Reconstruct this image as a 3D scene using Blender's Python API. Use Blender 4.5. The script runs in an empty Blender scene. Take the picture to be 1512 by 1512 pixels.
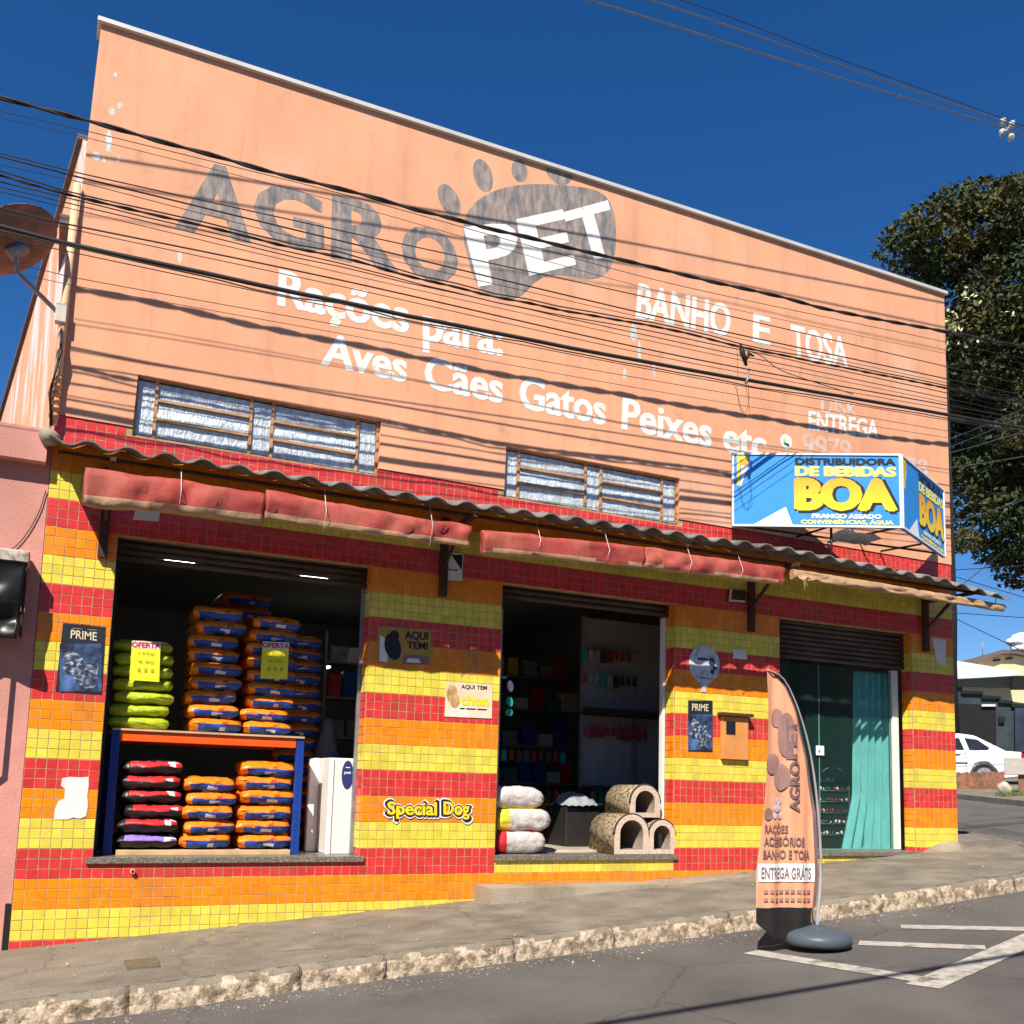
import bpy, bmesh, math, random
from mathutils import Vector, Matrix, noise
R = math.radians
SC = bpy.context.scene
COL = SC.collection
random.seed(7)

# ------------------------------------------------------------------ camera
CAM = Vector((0.1709, -8.2705, 1.0182)); YAW, PIT, ROL = 0.4367, 0.1221, 0.0283
FPX, PX, PY = 1444.2163, 756.0, 983.2443           # measured from the wall tiles (px of a 1512 square)
_f = Vector((math.sin(YAW)*math.cos(PIT), math.cos(YAW)*math.cos(PIT), math.sin(PIT)))
_r = Vector((math.cos(YAW), -math.sin(YAW), 0)); _u = _r.cross(_f)
_r2 = math.cos(ROL)*_r + math.sin(ROL)*_u; _u2 = -math.sin(ROL)*_r + math.cos(ROL)*_u
cam = bpy.data.cameras.new('camera'); camo = bpy.data.objects.new('camera', cam); COL.objects.link(camo)
cam.sensor_width = 36; cam.lens = FPX/1512*36; cam.shift_y = (PY-756)/1512; cam.clip_end = 3000; cam.clip_start = .05
m = Matrix((_r2, _u2, -_f)).transposed().to_4x4(); m.translation = CAM; camo.matrix_world = m
SC.camera = camo

# ------------------------------------------------------------------ light
w = bpy.data.worlds.new('World'); SC.world = w; w.use_nodes = True
nt = w.node_tree; nt.nodes.clear()
sky = nt.nodes.new('ShaderNodeTexSky'); sky.sky_type = 'NISHITA'; sky.sun_disc = False
SUN = Vector((-.86, -1, 1.36)).normalized()          # towards the sun
sky.sun_elevation = math.asin(SUN.z); sky.sun_rotation = math.atan2(SUN.x, SUN.y) % (2*math.pi)
sky.air_density = 1.0; sky.dust_density = .15; sky.ozone_density = 5.0; sky.altitude = 700
bg = nt.nodes.new('ShaderNodeBackground'); bg.inputs[1].default_value = .05
wo = nt.nodes.new('ShaderNodeOutputWorld')
hs = nt.nodes.new('ShaderNodeHueSaturation'); hs.inputs['Saturation'].default_value = 1.27; hs.inputs['Hue'].default_value = .507; hs.inputs['Value'].default_value = 1.58; nt.links.new(sky.outputs[0], hs.inputs['Color']); nt.links.new(hs.outputs[0], bg.inputs[0]); nt.links.new(bg.outputs[0], wo.inputs[0])
sl = bpy.data.lights.new('sun', 'SUN'); so = bpy.data.objects.new('sun', sl); COL.objects.link(so)
sl.energy = 5.0; sl.angle = R(.5); sl.color = (1, .93, .82)
so.rotation_euler = SUN.to_track_quat('Z', 'Y').to_euler(); so.location = (-10, -12, 18)
vs = SC.view_settings; vs.view_transform = 'Standard'; vs.look = 'None'; vs.gamma = 1; vs.use_curve_mapping = False
vs.exposure = .58

# ------------------------------------------------------------------ measuring helpers
def ray(px, py): return _f + _r2*((px-PX)/FPX) - _u2*((py-PY)/FPX)
def at(px, py, y=0.0):                                # point of a vertical plane parallel to the shop front
    r = ray(px, py); return CAM + r*((y-CAM.y)/r.y)
def far(px, py, t): return CAM + ray(px, py)*t        # point t metres away along the view
def G(x): return -.28 + .0730*max(-25, min(32, x))    # height of the sloping pavement

# ------------------------------------------------------------------ object helpers
def tag(o, label=None, cat=None, group=None, kind=None):
    if label: o['label'] = label
    if cat: o['category'] = cat
    if group: o['group'] = group
    if kind: o['kind'] = kind
    return o
WL = {}
def thing(name, label, cat, loc=(0, 0, 0), group=None, rz=0):
    o = bpy.data.objects.new(name, None); COL.objects.link(o); o.location = loc; o.rotation_euler.z = rz
    o.empty_display_size = .1
    WL[o.name] = Matrix.Translation(Vector(loc)) @ Matrix.Rotation(rz, 4, 'Z')
    return tag(o, label, cat, group)
def obj(name, bm, mats, parent=None, smooth=False, loc=None, world=True):
    """link bm as ONE mesh object; bm is in world space unless world=False (then in the parent's space)"""
    me = bpy.data.meshes.new(name)
    o = bpy.data.objects.new(name, me)
    if not isinstance(mats, (list, tuple)): mats = [mats]
    M = Matrix.Identity(4)
    if parent is not None:
        if world: M = WL[parent.name].inverted()
        o.parent = parent
        WL_o = WL[parent.name]
    else:
        WL_o = Matrix.Identity(4)
    if loc is not None:
        lv = Vector(loc)
        if parent is not None and world: lv = M @ lv
        o.location = lv
        T = Matrix.Translation(-lv) @ M if world else Matrix.Identity(4)
        WL_o = WL_o @ Matrix.Translation(lv)
    else: T = M
    bm.transform(T); bm.normal_update(); bm.to_mesh(me); bm.free()
    for mm in mats: me.materials.append(mm)
    if smooth:
        for p in me.polygons: p.use_smooth = True
    COL.objects.link(o); WL[o.name] = WL_o
    return o
def link_mesh(name, me, parent, loc, rot=None, scale=None):
    o = bpy.data.objects.new(name, me); COL.objects.link(o); o.location = loc
    if parent is not None: o.parent = parent
    if rot: o.rotation_euler = rot
    if scale: o.scale = scale
    return o
def box(bm, a, b, mi=0, bev=0):
    x0, y0, z0 = a; x1, y1, z1 = b
    v = [bm.verts.new(p) for p in ((x0,y0,z0),(x1,y0,z0),(x1,y1,z0),(x0,y1,z0),(x0,y0,z1),(x1,y0,z1),(x1,y1,z1),(x0,y1,z1))]
    fs = []
    for q in ((3,2,1,0),(4,5,6,7),(0,1,5,4),(1,2,6,5),(2,3,7,6),(3,0,4,7)):
        f = bm.faces.new([v[i] for i in q]); f.material_index = mi; fs.append(f)
    if bev:
        es = list({e for f in fs for e in f.edges})
        r = bmesh.ops.bevel(bm, geom=es, offset=bev, segments=1, affect='EDGES')
        for f in r['faces']: f.material_index = mi
    return bm
def B(*boxes, bev=0):
    bm = bmesh.new()
    for bx in boxes: box(bm, bx[0], bx[1], bx[2] if len(bx) > 2 else 0, bev)
    return bm
def quad(bm, pts, mi=0):
    f = bm.faces.new([bm.verts.new(p) for p in pts]); f.material_index = mi; return f
def tube(bm, pts, r, n=6, cap=True, mi=0):
    pts = [Vector(p) for p in pts]; rings = []
    rr = r if isinstance(r, (list, tuple)) else [r]*len(pts)
    for i, p in enumerate(pts):
        d = (pts[min(i+1, len(pts)-1)] - pts[max(i-1, 0)]).normalized()
        a = d.cross(Vector((0, 0, 1)))
        if a.length < 1e-3: a = d.cross(Vector((0, 1, 0)))
        a.normalize(); b = d.cross(a)
        rings.append([bm.verts.new(p + (a*math.cos(2*math.pi*k/n) + b*math.sin(2*math.pi*k/n))*rr[i]) for k in range(n)])
    for i in range(len(rings)-1):
        for k in range(n):
            f = bm.faces.new((rings[i][k], rings[i][(k+1) % n], rings[i+1][(k+1) % n], rings[i+1][k])); f.material_index = mi; f.smooth = True
    if cap:
        for q in (rings[0][::-1], rings[-1]):
            f = bm.faces.new(q); f.material_index = mi
    return bm
def lathe(bm, prof, c, n=28, mi=0):
    c = Vector(c); rings = []
    for r, z in prof: rings.append([bm.verts.new(c + Vector((r*math.cos(2*math.pi*k/n), r*math.sin(2*math.pi*k/n), z))) for k in range(n)])
    for i in range(len(rings)-1):
        for k in range(n):
            f = bm.faces.new((rings[i][k], rings[i][(k+1) % n], rings[i+1][(k+1) % n], rings[i+1][k])); f.smooth = True; f.material_index = mi
    bm.faces.new(rings[0][::-1]); bm.faces.new(rings[-1])
    return bm
def prism(bm, pts, off, mi=0):
    """polygon pts (3-D, planar) extruded by the vector off"""
    off = Vector(off); a = [bm.verts.new(Vector(p)) for p in pts]; b = [bm.verts.new(Vector(p)+off) for p in pts]
    fs = [bm.faces.new(a), bm.faces.new(b[::-1])]
    n = len(a)
    for i in range(n): fs.append(bm.faces.new((a[i], b[i], b[(i+1) % n], a[(i+1) % n])))
    for f in fs: f.material_index = mi
    bmesh.ops.recalc_face_normals(bm, faces=fs)
    return bm
def grid(bm, nx, ny, fn, mi=0, smooth=True):
    V = [[bm.verts.new(fn(i/nx, j/ny)) for i in range(nx+1)] for j in range(ny+1)]
    for j in range(ny):
        for i in range(nx):
            f = bm.faces.new((V[j][i], V[j][i+1], V[j+1][i+1], V[j+1][i])); f.material_index = mi; f.smooth = smooth
    return bm

# ------------------------------------------------------------------ materials
def lin(h):
    h = h.lstrip('#'); c = [int(h[i:i+2], 16)/255 for i in (0, 2, 4)]
    return [(v/12.92 if v <= .04045 else ((v+.055)/1.055)**2.4) for v in c]
def N(m, t, **k):
    n = m.node_tree.nodes.new(t)
    for a, b in k.items(): setattr(n, a, b)
    return n
def mat(name, col, rough=.7, var=.12, scale=6, bump=0, bscale=60, metal=0, spec=.4, col2=None, c2s=2.0, c2pos=(.45, .6), coords='Object', detail=6, stretch=None, emit=None, trans=0, alpha=None):
    m = bpy.data.materials.new(name); m.use_nodes = True; nt = m.node_tree; L = nt.links
    p = nt.nodes['Principled BSDF']
    c = list(col) if not isinstance(col, str) else lin(col)
    p.inputs['Roughness'].default_value = rough; p.inputs['Metallic'].default_value = metal
    p.inputs['Specular IOR Level'].default_value = spec
    tc = N(m, 'ShaderNodeTexCoord'); src = tc.outputs[coords]
    if stretch:
        mp = N(m, 'ShaderNodeMapping'); mp.inputs['Scale'].default_value = stretch; L.new(src, mp.inputs[0]); src = mp.outputs[0]
    if var or col2:
        nz = N(m, 'ShaderNodeTexNoise'); nz.inputs['Scale'].default_value = scale; nz.inputs['Detail'].default_value = detail; L.new(src, nz.inputs[0])
        mr = N(m, 'ShaderNodeMapRange'); mr.inputs['From Min'].default_value = .3; mr.inputs['From Max'].default_value = .7
        mr.inputs['To Min'].default_value = 1-var; mr.inputs['To Max'].default_value = 1+var; L.new(nz.outputs[0], mr.inputs[0])
        mx = N(m, 'ShaderNodeMix', data_type='RGBA', blend_type='MULTIPLY'); mx.inputs['Factor'].default_value = 1
        mx.inputs['A'].default_value = (*c, 1)
        base = mx.inputs['A']
        if col2:
            c2 = lin(col2) if isinstance(col2, str) else col2
            n2 = N(m, 'ShaderNodeTexNoise'); n2.inputs['Scale'].default_value = c2s; n2.inputs['Detail'].default_value = 8; n2.inputs['Roughness'].default_value = .65; L.new(src, n2.inputs[0])
            r2 = N(m, 'ShaderNodeMapRange'); r2.inputs['From Min'].default_value = c2pos[0]; r2.inputs['From Max'].default_value = c2pos[1]; L.new(n2.outputs[0], r2.inputs[0])
            m2 = N(m, 'ShaderNodeMix', data_type='RGBA'); m2.inputs['A'].default_value = (*c, 1); m2.inputs['B'].default_value = (*c2, 1)
            L.new(r2.outputs[0], m2.inputs['Factor']); L.new(m2.outputs['Result'], mx.inputs['A'])
        L.new(mr.outputs[0], mx.inputs['B']); L.new(mx.outputs['Result'], p.inputs['Base Color'])
    else: p.inputs['Base Color'].default_value = (*c, 1)
    if bump:
        nb = N(m, 'ShaderNodeTexNoise'); nb.inputs['Scale'].default_value = bscale; nb.inputs['Detail'].default_value = 5; L.new(src, nb.inputs[0])
        bp = N(m, 'ShaderNodeBump'); bp.inputs['Strength'].default_value = bump; bp.inputs['Distance'].default_value = .02
        L.new(nb.outputs[0], bp.inputs['Height']); L.new(bp.outputs[0], p.inputs['Normal'])
    if emit: p.inputs['Emission Color'].default_value = (*emit[:3], 1); p.inputs['Emission Strength'].default_value = emit[3]
    if trans: p.inputs['Transmission Weight'].default_value = trans
    if alpha is not None: p.inputs['Alpha'].default_value = alpha
    return m

PEACH = (.79, .375, .212)
M = {}
M['peach'] = mat('peach_paint', PEACH, .85, .08, 2.6, .10, 70, col2=(.66, .32, .185), c2s=.8, c2pos=(.44, .74), stretch=(1, 1, .55))
M['coping'] = mat('coping_metal', (.62, .58, .52), .5, .12, 3, metal=.2)
M['red'] = mat('tile_red', (.66, .042, .042), .28, .14, 9, spec=.5)
M['orange'] = mat('tile_orange', (.90, .26, .006), .28, .10, 9, spec=.5)
M['yellow'] = mat('tile_yellow', (.78, .65, .075), .28, .08, 9, spec=.5)
M['grout'] = mat('grout', (.42, .29, .15), .9, .3, 20, .3, 80)
M['granite'] = mat('granite_sill', (.13, .11, .09), .35, .5, 90, col2=(.25, .22, .18), c2s=60)
M['int'] = mat('interior_wall', (.27, .25, .22), .9, .1, 2)
M['floor'] = mat('interior_floor', (.42, .37, .29), .5, .12, 3)
M['shutter'] = mat('shutter_steel', (.09, .06, .045), .6, .3, 5)
M['white'] = mat('white_paint', (.78, .76, .70), .5, .05, 4)
M['wallwhite'] = mat('wall_lettering_white', (.76, .76, .72), .8, .08, 20, col2=(.78, .48, .30), c2s=10, c2pos=(.56, .70))
M['wallgrey'] = mat('wall_lettering_grey', (.155, .155, .16), .85, .30, 9, col2=(.44, .33, .27), c2s=6.5, c2pos=(.36, .74), stretch=(2.2, 1, .7))
M['faint'] = mat('faded_paint', (.62, .52, .47), .85, .15, 9, col2=PEACH, c2s=8, c2pos=(.42, .6))
M['peel'] = mat('bare_plaster', (.62, .62, .60), .9, .2, 12, .3, 60)
M['fcement'] = mat('fibre_cement', (.215, .205, .19), .95, .25, 7, .3, 50, col2=(.12, .10, .085), c2s=3)
M['redcloth'] = mat('red_awning_cloth', (.33, .042, .034), .75, .25, 5, .6, 8, col2=(.38, .085, .06), c2s=3.2, stretch=(1, 1, .6))
M['tancloth'] = mat('sun_bleached_cloth', (.44, .27, .15), .8, .2, 7, .3, 20)
M['brown'] = mat('rusty_steel', (.075, .03, .018), .8, .3, 12)
M['foil'] = mat('foil_lined_glass', (.46, .52, .56), .42, .2, 12, .6, 45, metal=.12, col2=(.66, .72, .76), c2s=22, c2pos=(.40, .66), stretch=(1.4, 1, .55))  # foil glints put into the colour as pale mottling
M['winframe'] = mat('painted_window_frame', (.46, .25, .12), .6, .3, 18)
M['asphalt'] = mat('asphalt', (.165, .150, .132), .92, .22, 1.2, .9, 160, col2=(.125, .114, .102), c2s=.5, c2pos=(.35, .75))
M['concrete'] = mat('pavement_concrete', (.235, .200, .150), .95, .24, 3, .6, 60, col2=(.165, .142, .108), c2s=1.6, c2pos=(.4, .66))
M['step'] = mat('step_concrete', (.36, .30, .225), .92, .15, 4, .3, 60, col2=(.24, .19, .13), c2s=2)
M['kerb'] = mat('worn_whitewash', (.50, .395, .29), .95, .3, 22, 1.0, 30, col2=(.22, .17, .115), c2s=12, c2pos=(.46, .56))
M['paintline'] = mat('road_paint', (.44, .40, .34), .85, .2, 10, .2, 100, col2=(.15, .135, .12), c2s=7, c2pos=(.50, .66))
M['black'] = mat('black_rubber', (.018, .016, .015), .6, .2, 9)
M['wire'] = mat('cable_sheath', (.022, .02, .02), .55, .2, 9)
M['alu'] = mat('aluminium_wire', (.22, .21, .21), .45, .2, 9, metal=.7)
M['steel'] = mat('galvanised_steel', (.30, .30, .31), .5, .2, 9, metal=.5)
M['pink'] = mat('pink_paint', (.66, .29, .24), .9, .10, 2, .2, 60, col2=(.55, .25, .20), c2s=1.3)
M['beam'] = mat('rack_beam_orange', (.84, .10, .008), .45, .06, 9)
M['blue'] = mat('rack_upright_blue', (.01, .05, .28), .4, .1, 9)
M['ply'] = mat('plywood', (.55, .38, .2), .8, .2, 8, stretch=(1, 6, 1))
M['bago'] = mat('bag_orange', (.86, .23, .012), .30, .12, 10, .7, 16, col2=(.42, .07, .01), c2s=9, c2pos=(.60, .63))
M['bagb'] = mat('bag_blue', (.016, .080, .38), .26, .25, 10, .8, 20, col2=(.35, .42, .62), c2s=16, c2pos=(.64, .67))
M['bagy'] = mat('bag_lime', (.42, .50, .02), .30, .15, 10, .8, 16, col2=(.30, .36, .03), c2s=8, c2pos=(.55, .62))
M['bagk'] = mat('bag_black', (.022, .014, .014), .35, .3, 10, .5, 14)
M['bagr'] = mat('bag_red_print', (.62, .025, .03), .4, .2, 20, .3, 14)
M['bagp'] = mat('bag_violet_print', (.30, .18, .62), .4, .2, 20, .3, 14)
M['bagw'] = mat('bag_white', (.62, .58, .54), .35, .14, 8, .9, 14, col2=(.55, .5, .48), c2s=6)
M['bagyel'] = mat('bag_yellow_print', (.80, .62, .05), .4, .15, 12)
M['tagy'] = mat('price_tag_yellow', (.88, .80, .03), .6, .04, 9)
M['carpet'] = mat('speckled_carpet', (.52, .40, .24), .98, .25, 40, .6, 120, col2=(.14, .09, .06), c2s=34, c2pos=(.50, .56))
M['carpet2'] = mat('beige_carpet', (.66, .52, .40), .98, .2, 40, .5, 120)
M['darkrim'] = mat('dark_felt', (.05, .035, .025), .95, .3, 30)
M['flag'] = mat('flag_cloth', (.80, .36, .20), .85, .08, 4, .2, 9)
M['flagprint'] = mat('flag_print', (.24, .145, .135), .85, .12, 8)
M['glass'] = mat('green_glass', (.03, .10, .085), .03, 0, spec=.5, alpha=.16)
M['glassedge'] = mat('glass_edge', (.14, .32, .27), .2, .1, 4)
M['curtain'] = mat('turquoise_curtain', (.18, .62, .58), .8, .10, 5, stretch=(4, 1, 1))
M['bluesign'] = mat('sign_blue', (.035, .27, .68), .5, .05, 3)
M['signyel'] = mat('sign_yellow', (.90, .66, .02), .5, .04, 5)
M['signlem'] = mat('sign_lemon', (.88, .83, .20), .5, .04, 5)
M['signorg'] = mat('sign_orange', (.88, .38, .03), .5, .05, 5)
_g = mat('sign_orange_to_yellow', (.9, .66, .02), .5, .02, 5); M['signgrad'] = _g
_t = N(_g, 'ShaderNodeTexCoord'); _s = N(_g, 'ShaderNodeSeparateXYZ'); _m = N(_g, 'ShaderNodeMix', data_type='RGBA'); _m.inputs['A'].default_value = (.92, .72, .03, 1); _m.inputs['B'].default_value = (.90, .36, .03, 1)
_g.node_tree.links.new(_t.outputs['Generated'], _s.inputs[0]); _g.node_tree.links.new(_s.outputs['Z'], _m.inputs['Factor']); _g.node_tree.links.new(_m.outputs['Result'], _g.node_tree.nodes['Principled BSDF'].inputs['Base Color'])
M['ink'] = mat('black_ink', (.015, .014, .02), .6, .1, 8)
M['paper'] = mat('paper', (.74, .72, .69), .8, .06, 10)
M['cream'] = mat('cream_paper', (.78, .60, .38), .7, .12, 5, col2=(.75, .66, .55), c2s=3)
M['creamd'] = mat('brown_print', (.34, .17, .06), .7, .3, 14)
M['olive'] = mat('mustard_print', (.42, .25, .05), .7, .12, 9)
M['inkblue'] = mat('poster_night_blue', (.018, .022, .035), .45, .3, 6)
M['wolf'] = mat('poster_pale_fur', (.035, .05, .09), .5, .7, 30, col2=(.42, .47, .55), c2s=26, c2pos=(.46, .66), stretch=(1, 1, 1.3))
M['wolfbg'] = mat('poster_backdrop', (.016, .022, .045), .5, .4, 5, col2=(.07, .14, .32), c2s=4.5, c2pos=(.42, .62))
M['lilac'] = mat('pale_lilac_print', (.62, .48, .55), .8, .3, 30)
M['gold'] = mat('poster_gold_letters', (.75, .62, .42), .5, .1, 9)
M['teal'] = mat('shaded_teal_wall', (.035, .055, .062), .85, .3, 2)  # tree shade over the wall is put into this dark colour
M['dark'] = mat('dark_opening', (.012, .012, .012), .9, .2, 3)
M['creamw'] = mat('cream_wall', (.72, .62, .38), .85, .08, 1)
M['whitew'] = mat('white_wall', (.78, .76, .72), .85, .1, .8)
M['roof'] = mat('brown_roof', (.14, .11, .10), .9, .25, 3)
M['carw'] = mat('car_white', (.74, .75, .77), .18, .02, 3, spec=.6)
M['carglass'] = mat('car_glass', (.02, .022, .025), .05, .1, 3, spec=.6)
M['tail'] = mat('tail_lamp_red', (.45, .01, .01), .2, .1, 5)
M['brickw'] = mat('rough_brick', (.30, .13, .075), .95, .35, 8, .8, 18, col2=(.20, .11, .07), c2s=5)
M['bark'] = mat('bark', (.10, .075, .055), .95, .3, 9, .8, 25)
M['dishm'] = mat('weathered_dish', (.15, .10, .08), .8, .3, 4, col2=(.25, .13, .10), c2s=5)
M['pvc'] = mat('cream_pipe', (.78, .48, .28), .6, .12, 6)
M['sign_white'] = mat('sign_white', (.84, .84, .84), .4, .03, 3)
M['lamp'] = mat('lamp_tube', (.9, .9, .9), .5, 0, emit=(.9, 1, 1, 9))
M['tealitem'] = mat('teal_plastic', (.02, .30, .24), .4, .2, 9)
M['darkitem'] = mat('dark_goods', (.05, .03, .03), .5, .5, 12)
M['reditem'] = mat('dark_red_goods', (.30, .03, .05), .5, .4, 12)
M['greyitem'] = mat('grey_goods', (.30, .29, .28), .5, .4, 12)
M['grnitem'] = mat('dark_green_goods', (.02, .12, .10), .5, .4, 12)
M['dirt'] = mat('dry_ground', (.22, .16, .10), .97, .3, .6, .5, 20)
M['cloud'] = mat('cloud_white', (.85, .85, .87), 1, .03, .01)
def leafmat(name, c, c2):
    m = mat(name, c, .7, .35, .9, col2=c2, c2s=.5, c2pos=(.42, .62))
    return m
M['leaf'] = leafmat('leaf_green', (.024, .046, .010), (.080, .066, .014))
M['leafw'] = mat('pale_blossom', (.55, .58, .28), .7, .1, 3)
SLOT = [M['orange'], M['red'], M['yellow']]

def island_tone(m, lo, hi):
    nt = m.node_tree; p = nt.nodes['Principled BSDF']; src = p.inputs['Base Color'].links[0].from_socket
    g = N(m, 'ShaderNodeNewGeometry'); mr = N(m, 'ShaderNodeMapRange'); mr.inputs['To Min'].default_value = lo; mr.inputs['To Max'].default_value = hi
    oi = N(m, 'ShaderNodeObjectInfo'); ad = N(m, 'ShaderNodeMath', operation='ADD'); fr = N(m, 'ShaderNodeMath', operation='FRACT')
    nt.links.new(g.outputs['Random Per Island'], ad.inputs[0]); nt.links.new(oi.outputs['Random'], ad.inputs[1]); nt.links.new(ad.outputs[0], fr.inputs[0]); nt.links.new(fr.outputs[0], mr.inputs[0])
    mx = N(m, 'ShaderNodeMix', data_type='RGBA', blend_type='MULTIPLY'); mx.inputs['Factor'].default_value = 1
    nt.links.new(src, mx.inputs['A']); nt.links.new(mr.outputs[0], mx.inputs['B']); nt.links.new(mx.outputs['Result'], p.inputs['Base Color'])
def overlay(m, col, scale, stretch, pos, amt, kind='noise', rough=.6):
    # a stain, streak or crack pattern mixed over the base colour
    nt = m.node_tree; p = nt.nodes['Principled BSDF']; src = p.inputs['Base Color'].links[0].from_socket
    tc = N(m, 'ShaderNodeNewGeometry'); mp = N(m, 'ShaderNodeMapping'); mp.inputs['Scale'].default_value = stretch; nt.links.new(tc.outputs['Position'], mp.inputs[0])
    mr = N(m, 'ShaderNodeMapRange'); mr.inputs['From Min'].default_value = pos[0]; mr.inputs['From Max'].default_value = pos[1]; mr.inputs['To Max'].default_value = amt
    if kind == 'noise':
        n = N(m, 'ShaderNodeTexNoise'); n.inputs['Scale'].default_value = scale; n.inputs['Detail'].default_value = 8; n.inputs['Roughness'].default_value = rough
        nt.links.new(mp.outputs[0], n.inputs[0]); nt.links.new(n.outputs[0], mr.inputs[0])
    else:
        dn = N(m, 'ShaderNodeTexNoise'); dn.inputs['Scale'].default_value = 3; dn.inputs['Detail'].default_value = 5; nt.links.new(mp.outputs[0], dn.inputs[0])
        va = N(m, 'ShaderNodeMix', data_type='VECTOR'); va.inputs['Factor'].default_value = .25; nt.links.new(mp.outputs[0], va.inputs['A']); nt.links.new(dn.outputs['Color'], va.inputs['B'])
        n = N(m, 'ShaderNodeTexVoronoi', feature='DISTANCE_TO_EDGE'); n.inputs['Scale'].default_value = scale; nt.links.new(va.outputs['Result'], n.inputs['Vector']); nt.links.new(n.outputs['Distance'], mr.inputs[0])
    mx = N(m, 'ShaderNodeMix', data_type='RGBA'); mx.inputs['B'].default_value = (*col, 1)
    nt.links.new(mr.outputs[0], mx.inputs['Factor']); nt.links.new(src, mx.inputs['A']); nt.links.new(mx.outputs['Result'], p.inputs['Base Color'])
for k_ in ('red', 'orange', 'yellow'):
    island_tone(M[k_], .86, 1.06)
    overlay(M[k_], (.22, .13, .07), 1.6, (1, 1, 1), (.52, .72), .42)
overlay(M['peach'], (.44, .24, .16), 1.6, (3.2, 1, .22), (.52, .74), .50)
overlay(M['peach'], (.30, .20, .15), 6.0, (5, 1, .12), (.60, .78), .40)
overlay(M['peach'], (.74, .46, .34), .9, (1, 1, 1), (.55, .70), .55)
overlay(M['peach'], (.36, .20, .14), 5.0, (1, 1, .7), (.60, .76), .6)
overlay(M['asphalt'], (.045, .04, .036), .55, (1, 1, 1), (.008, .002), .35, 'crack')
overlay(M['asphalt'], (.20, .18, .155), 1.1, (.35, 1.6, 1), (.60, .74), .5)
overlay(M['asphalt'], (.06, .053, .048), 2.3, (1, 1, 1), (.64, .72), .6)
overlay(M['concrete'], (.07, .055, .04), .62, (1, 1, 1), (.010, .002), .32, 'crack')
overlay(M['concrete'], (.34, .28, .20), 1.3, (1, 1, 1), (.56, .70), .5)
overlay(M['concrete'], (.10, .085, .065), 2.6, (1, 1, 1), (.60, .70), .55)
overlay(M['step'], (.14, .115, .085), 1.9, (1, 1, 1), (.54, .68), .5)
overlay(M['pink'], (.42, .26, .22), 1.4, (1.6, 1, .5), (.55, .75), .5)
# ------------------------------------------------------------------ lettering
_fc = bpy.data.curves.new('lettering_probe', 'FONT')
def text_polys(s, bold=0.0):
    """flat triangles of a piece of lettering: verts (x, y) in font units, and faces"""
    c = bpy.data.curves.new('lettering_probe', 'FONT'); c.body = s; c.offset = bold; c.resolution_u = 3; c.fill_mode = 'FRONT'
    o = bpy.data.objects.new('lettering_probe', c); COL.objects.link(o)
    bpy.context.view_layer.update()
    me = bpy.data.meshes.new_from_object(o.evaluated_get(bpy.context.evaluated_depsgraph_get()))
    V = [(v.co.x, v.co.y) for v in me.vertices]; F = [tuple(p.vertices) for p in me.polygons]
    bpy.data.objects.remove(o); bpy.data.curves.remove(c); bpy.data.meshes.remove(me)
    return V, F
CAPH = None
def lettering(bm, s, bl, br, tl, tr=None, bold=.02, mi=0, off=(0, 0, 0), warp=None, fit='cap', space=0):
    """lettering laid on the quad bl, br, tl, tr (3-D): baseline on bl-br, cap height at tl-tr"""
    global CAPH
    if CAPH is None:
        v, _ = text_polys('H'); CAPH = max(q[1] for q in v)
    bl, br, tl = Vector(bl), Vector(br), Vector(tl); tr = Vector(tr) if tr is not None else br + (tl-bl)
    V, F = text_polys(s, min(bold, .022))
    if not V: return
    extra = max(0, bold-.022)
    x0 = min(q[0] for q in V); x1 = max(q[0] for q in V)
    y0, y1 = (0, CAPH) if fit == 'cap' else (min(q[1] for q in V), max(q[1] for q in V))
    nrm = (br-bl).cross(tl-bl).normalized()
    if warp:
        b2 = bmesh.new(); w2 = warp; warp = None
    else: b2 = bm; w2 = None
    shifts = [(0, 0)] if extra < .004 else [(-1, 0), (1, 0), (0, 1), (0, -1), (0, 0)] if extra > .03 else [(-1, 0), (1, 0), (0, 0)]
    for si_, (ax_, ay_) in enumerate(shifts):
        vs = []
        for x, y in V:
            u = (x + ax_*extra - x0)/(x1-x0); v = (y + ay_*extra*.6 - y0)/(y1-y0)
            p = bl*(1-u)*(1-v) + br*u*(1-v) + tl*(1-u)*v + tr*u*v + Vector(off) + nrm*(.0003*si_)
            vs.append(b2.verts.new(p))
        for f in F:
            try: q = b2.faces.new([vs[i] for i in f]); q.material_index = mi
            except ValueError: pass
    if w2:
        for _ in range(4):
            es = [e for e in b2.edges if e.calc_length() > .012]
            if es: bmesh.ops.subdivide_edges(b2, edges=es, cuts=1, use_grid_fill=True); bmesh.ops.triangulate(b2, faces=[f for f in b2.faces if len(f.verts) > 3])
        for v in b2.verts: v.co = w2(v.co)
        me_ = bpy.data.meshes.new('tmp'); b2.to_mesh(me_); b2.free(); bm.from_mesh(me_); bpy.data.meshes.remove(me_)
def wallq(bm, s, pts, y=-.004, **k):
    a = [at(px, py, y) for px, py in pts]
    lettering(bm, s, a[0], a[1], a[2], a[3] if len(a) > 3 else None, **k)

def outline_mesh(bm, pts, mi=0):
    f = bm.faces.new([bm.verts.new(p) for p in pts]); f.material_index = mi
    bmesh.ops.triangulate(bm, faces=[f])
def ell(cx, cz, rx, rz, tilt, y, n=28):
    return [(cx + rx*math.cos(a)*math.cos(tilt) - rz*math.sin(a)*math.sin(tilt), y, cz + rx*math.cos(a)*math.sin(tilt) + rz*math.sin(a)*math.cos(tilt)) for a in [2*math.pi*k/n for k in range(n)]]

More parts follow.
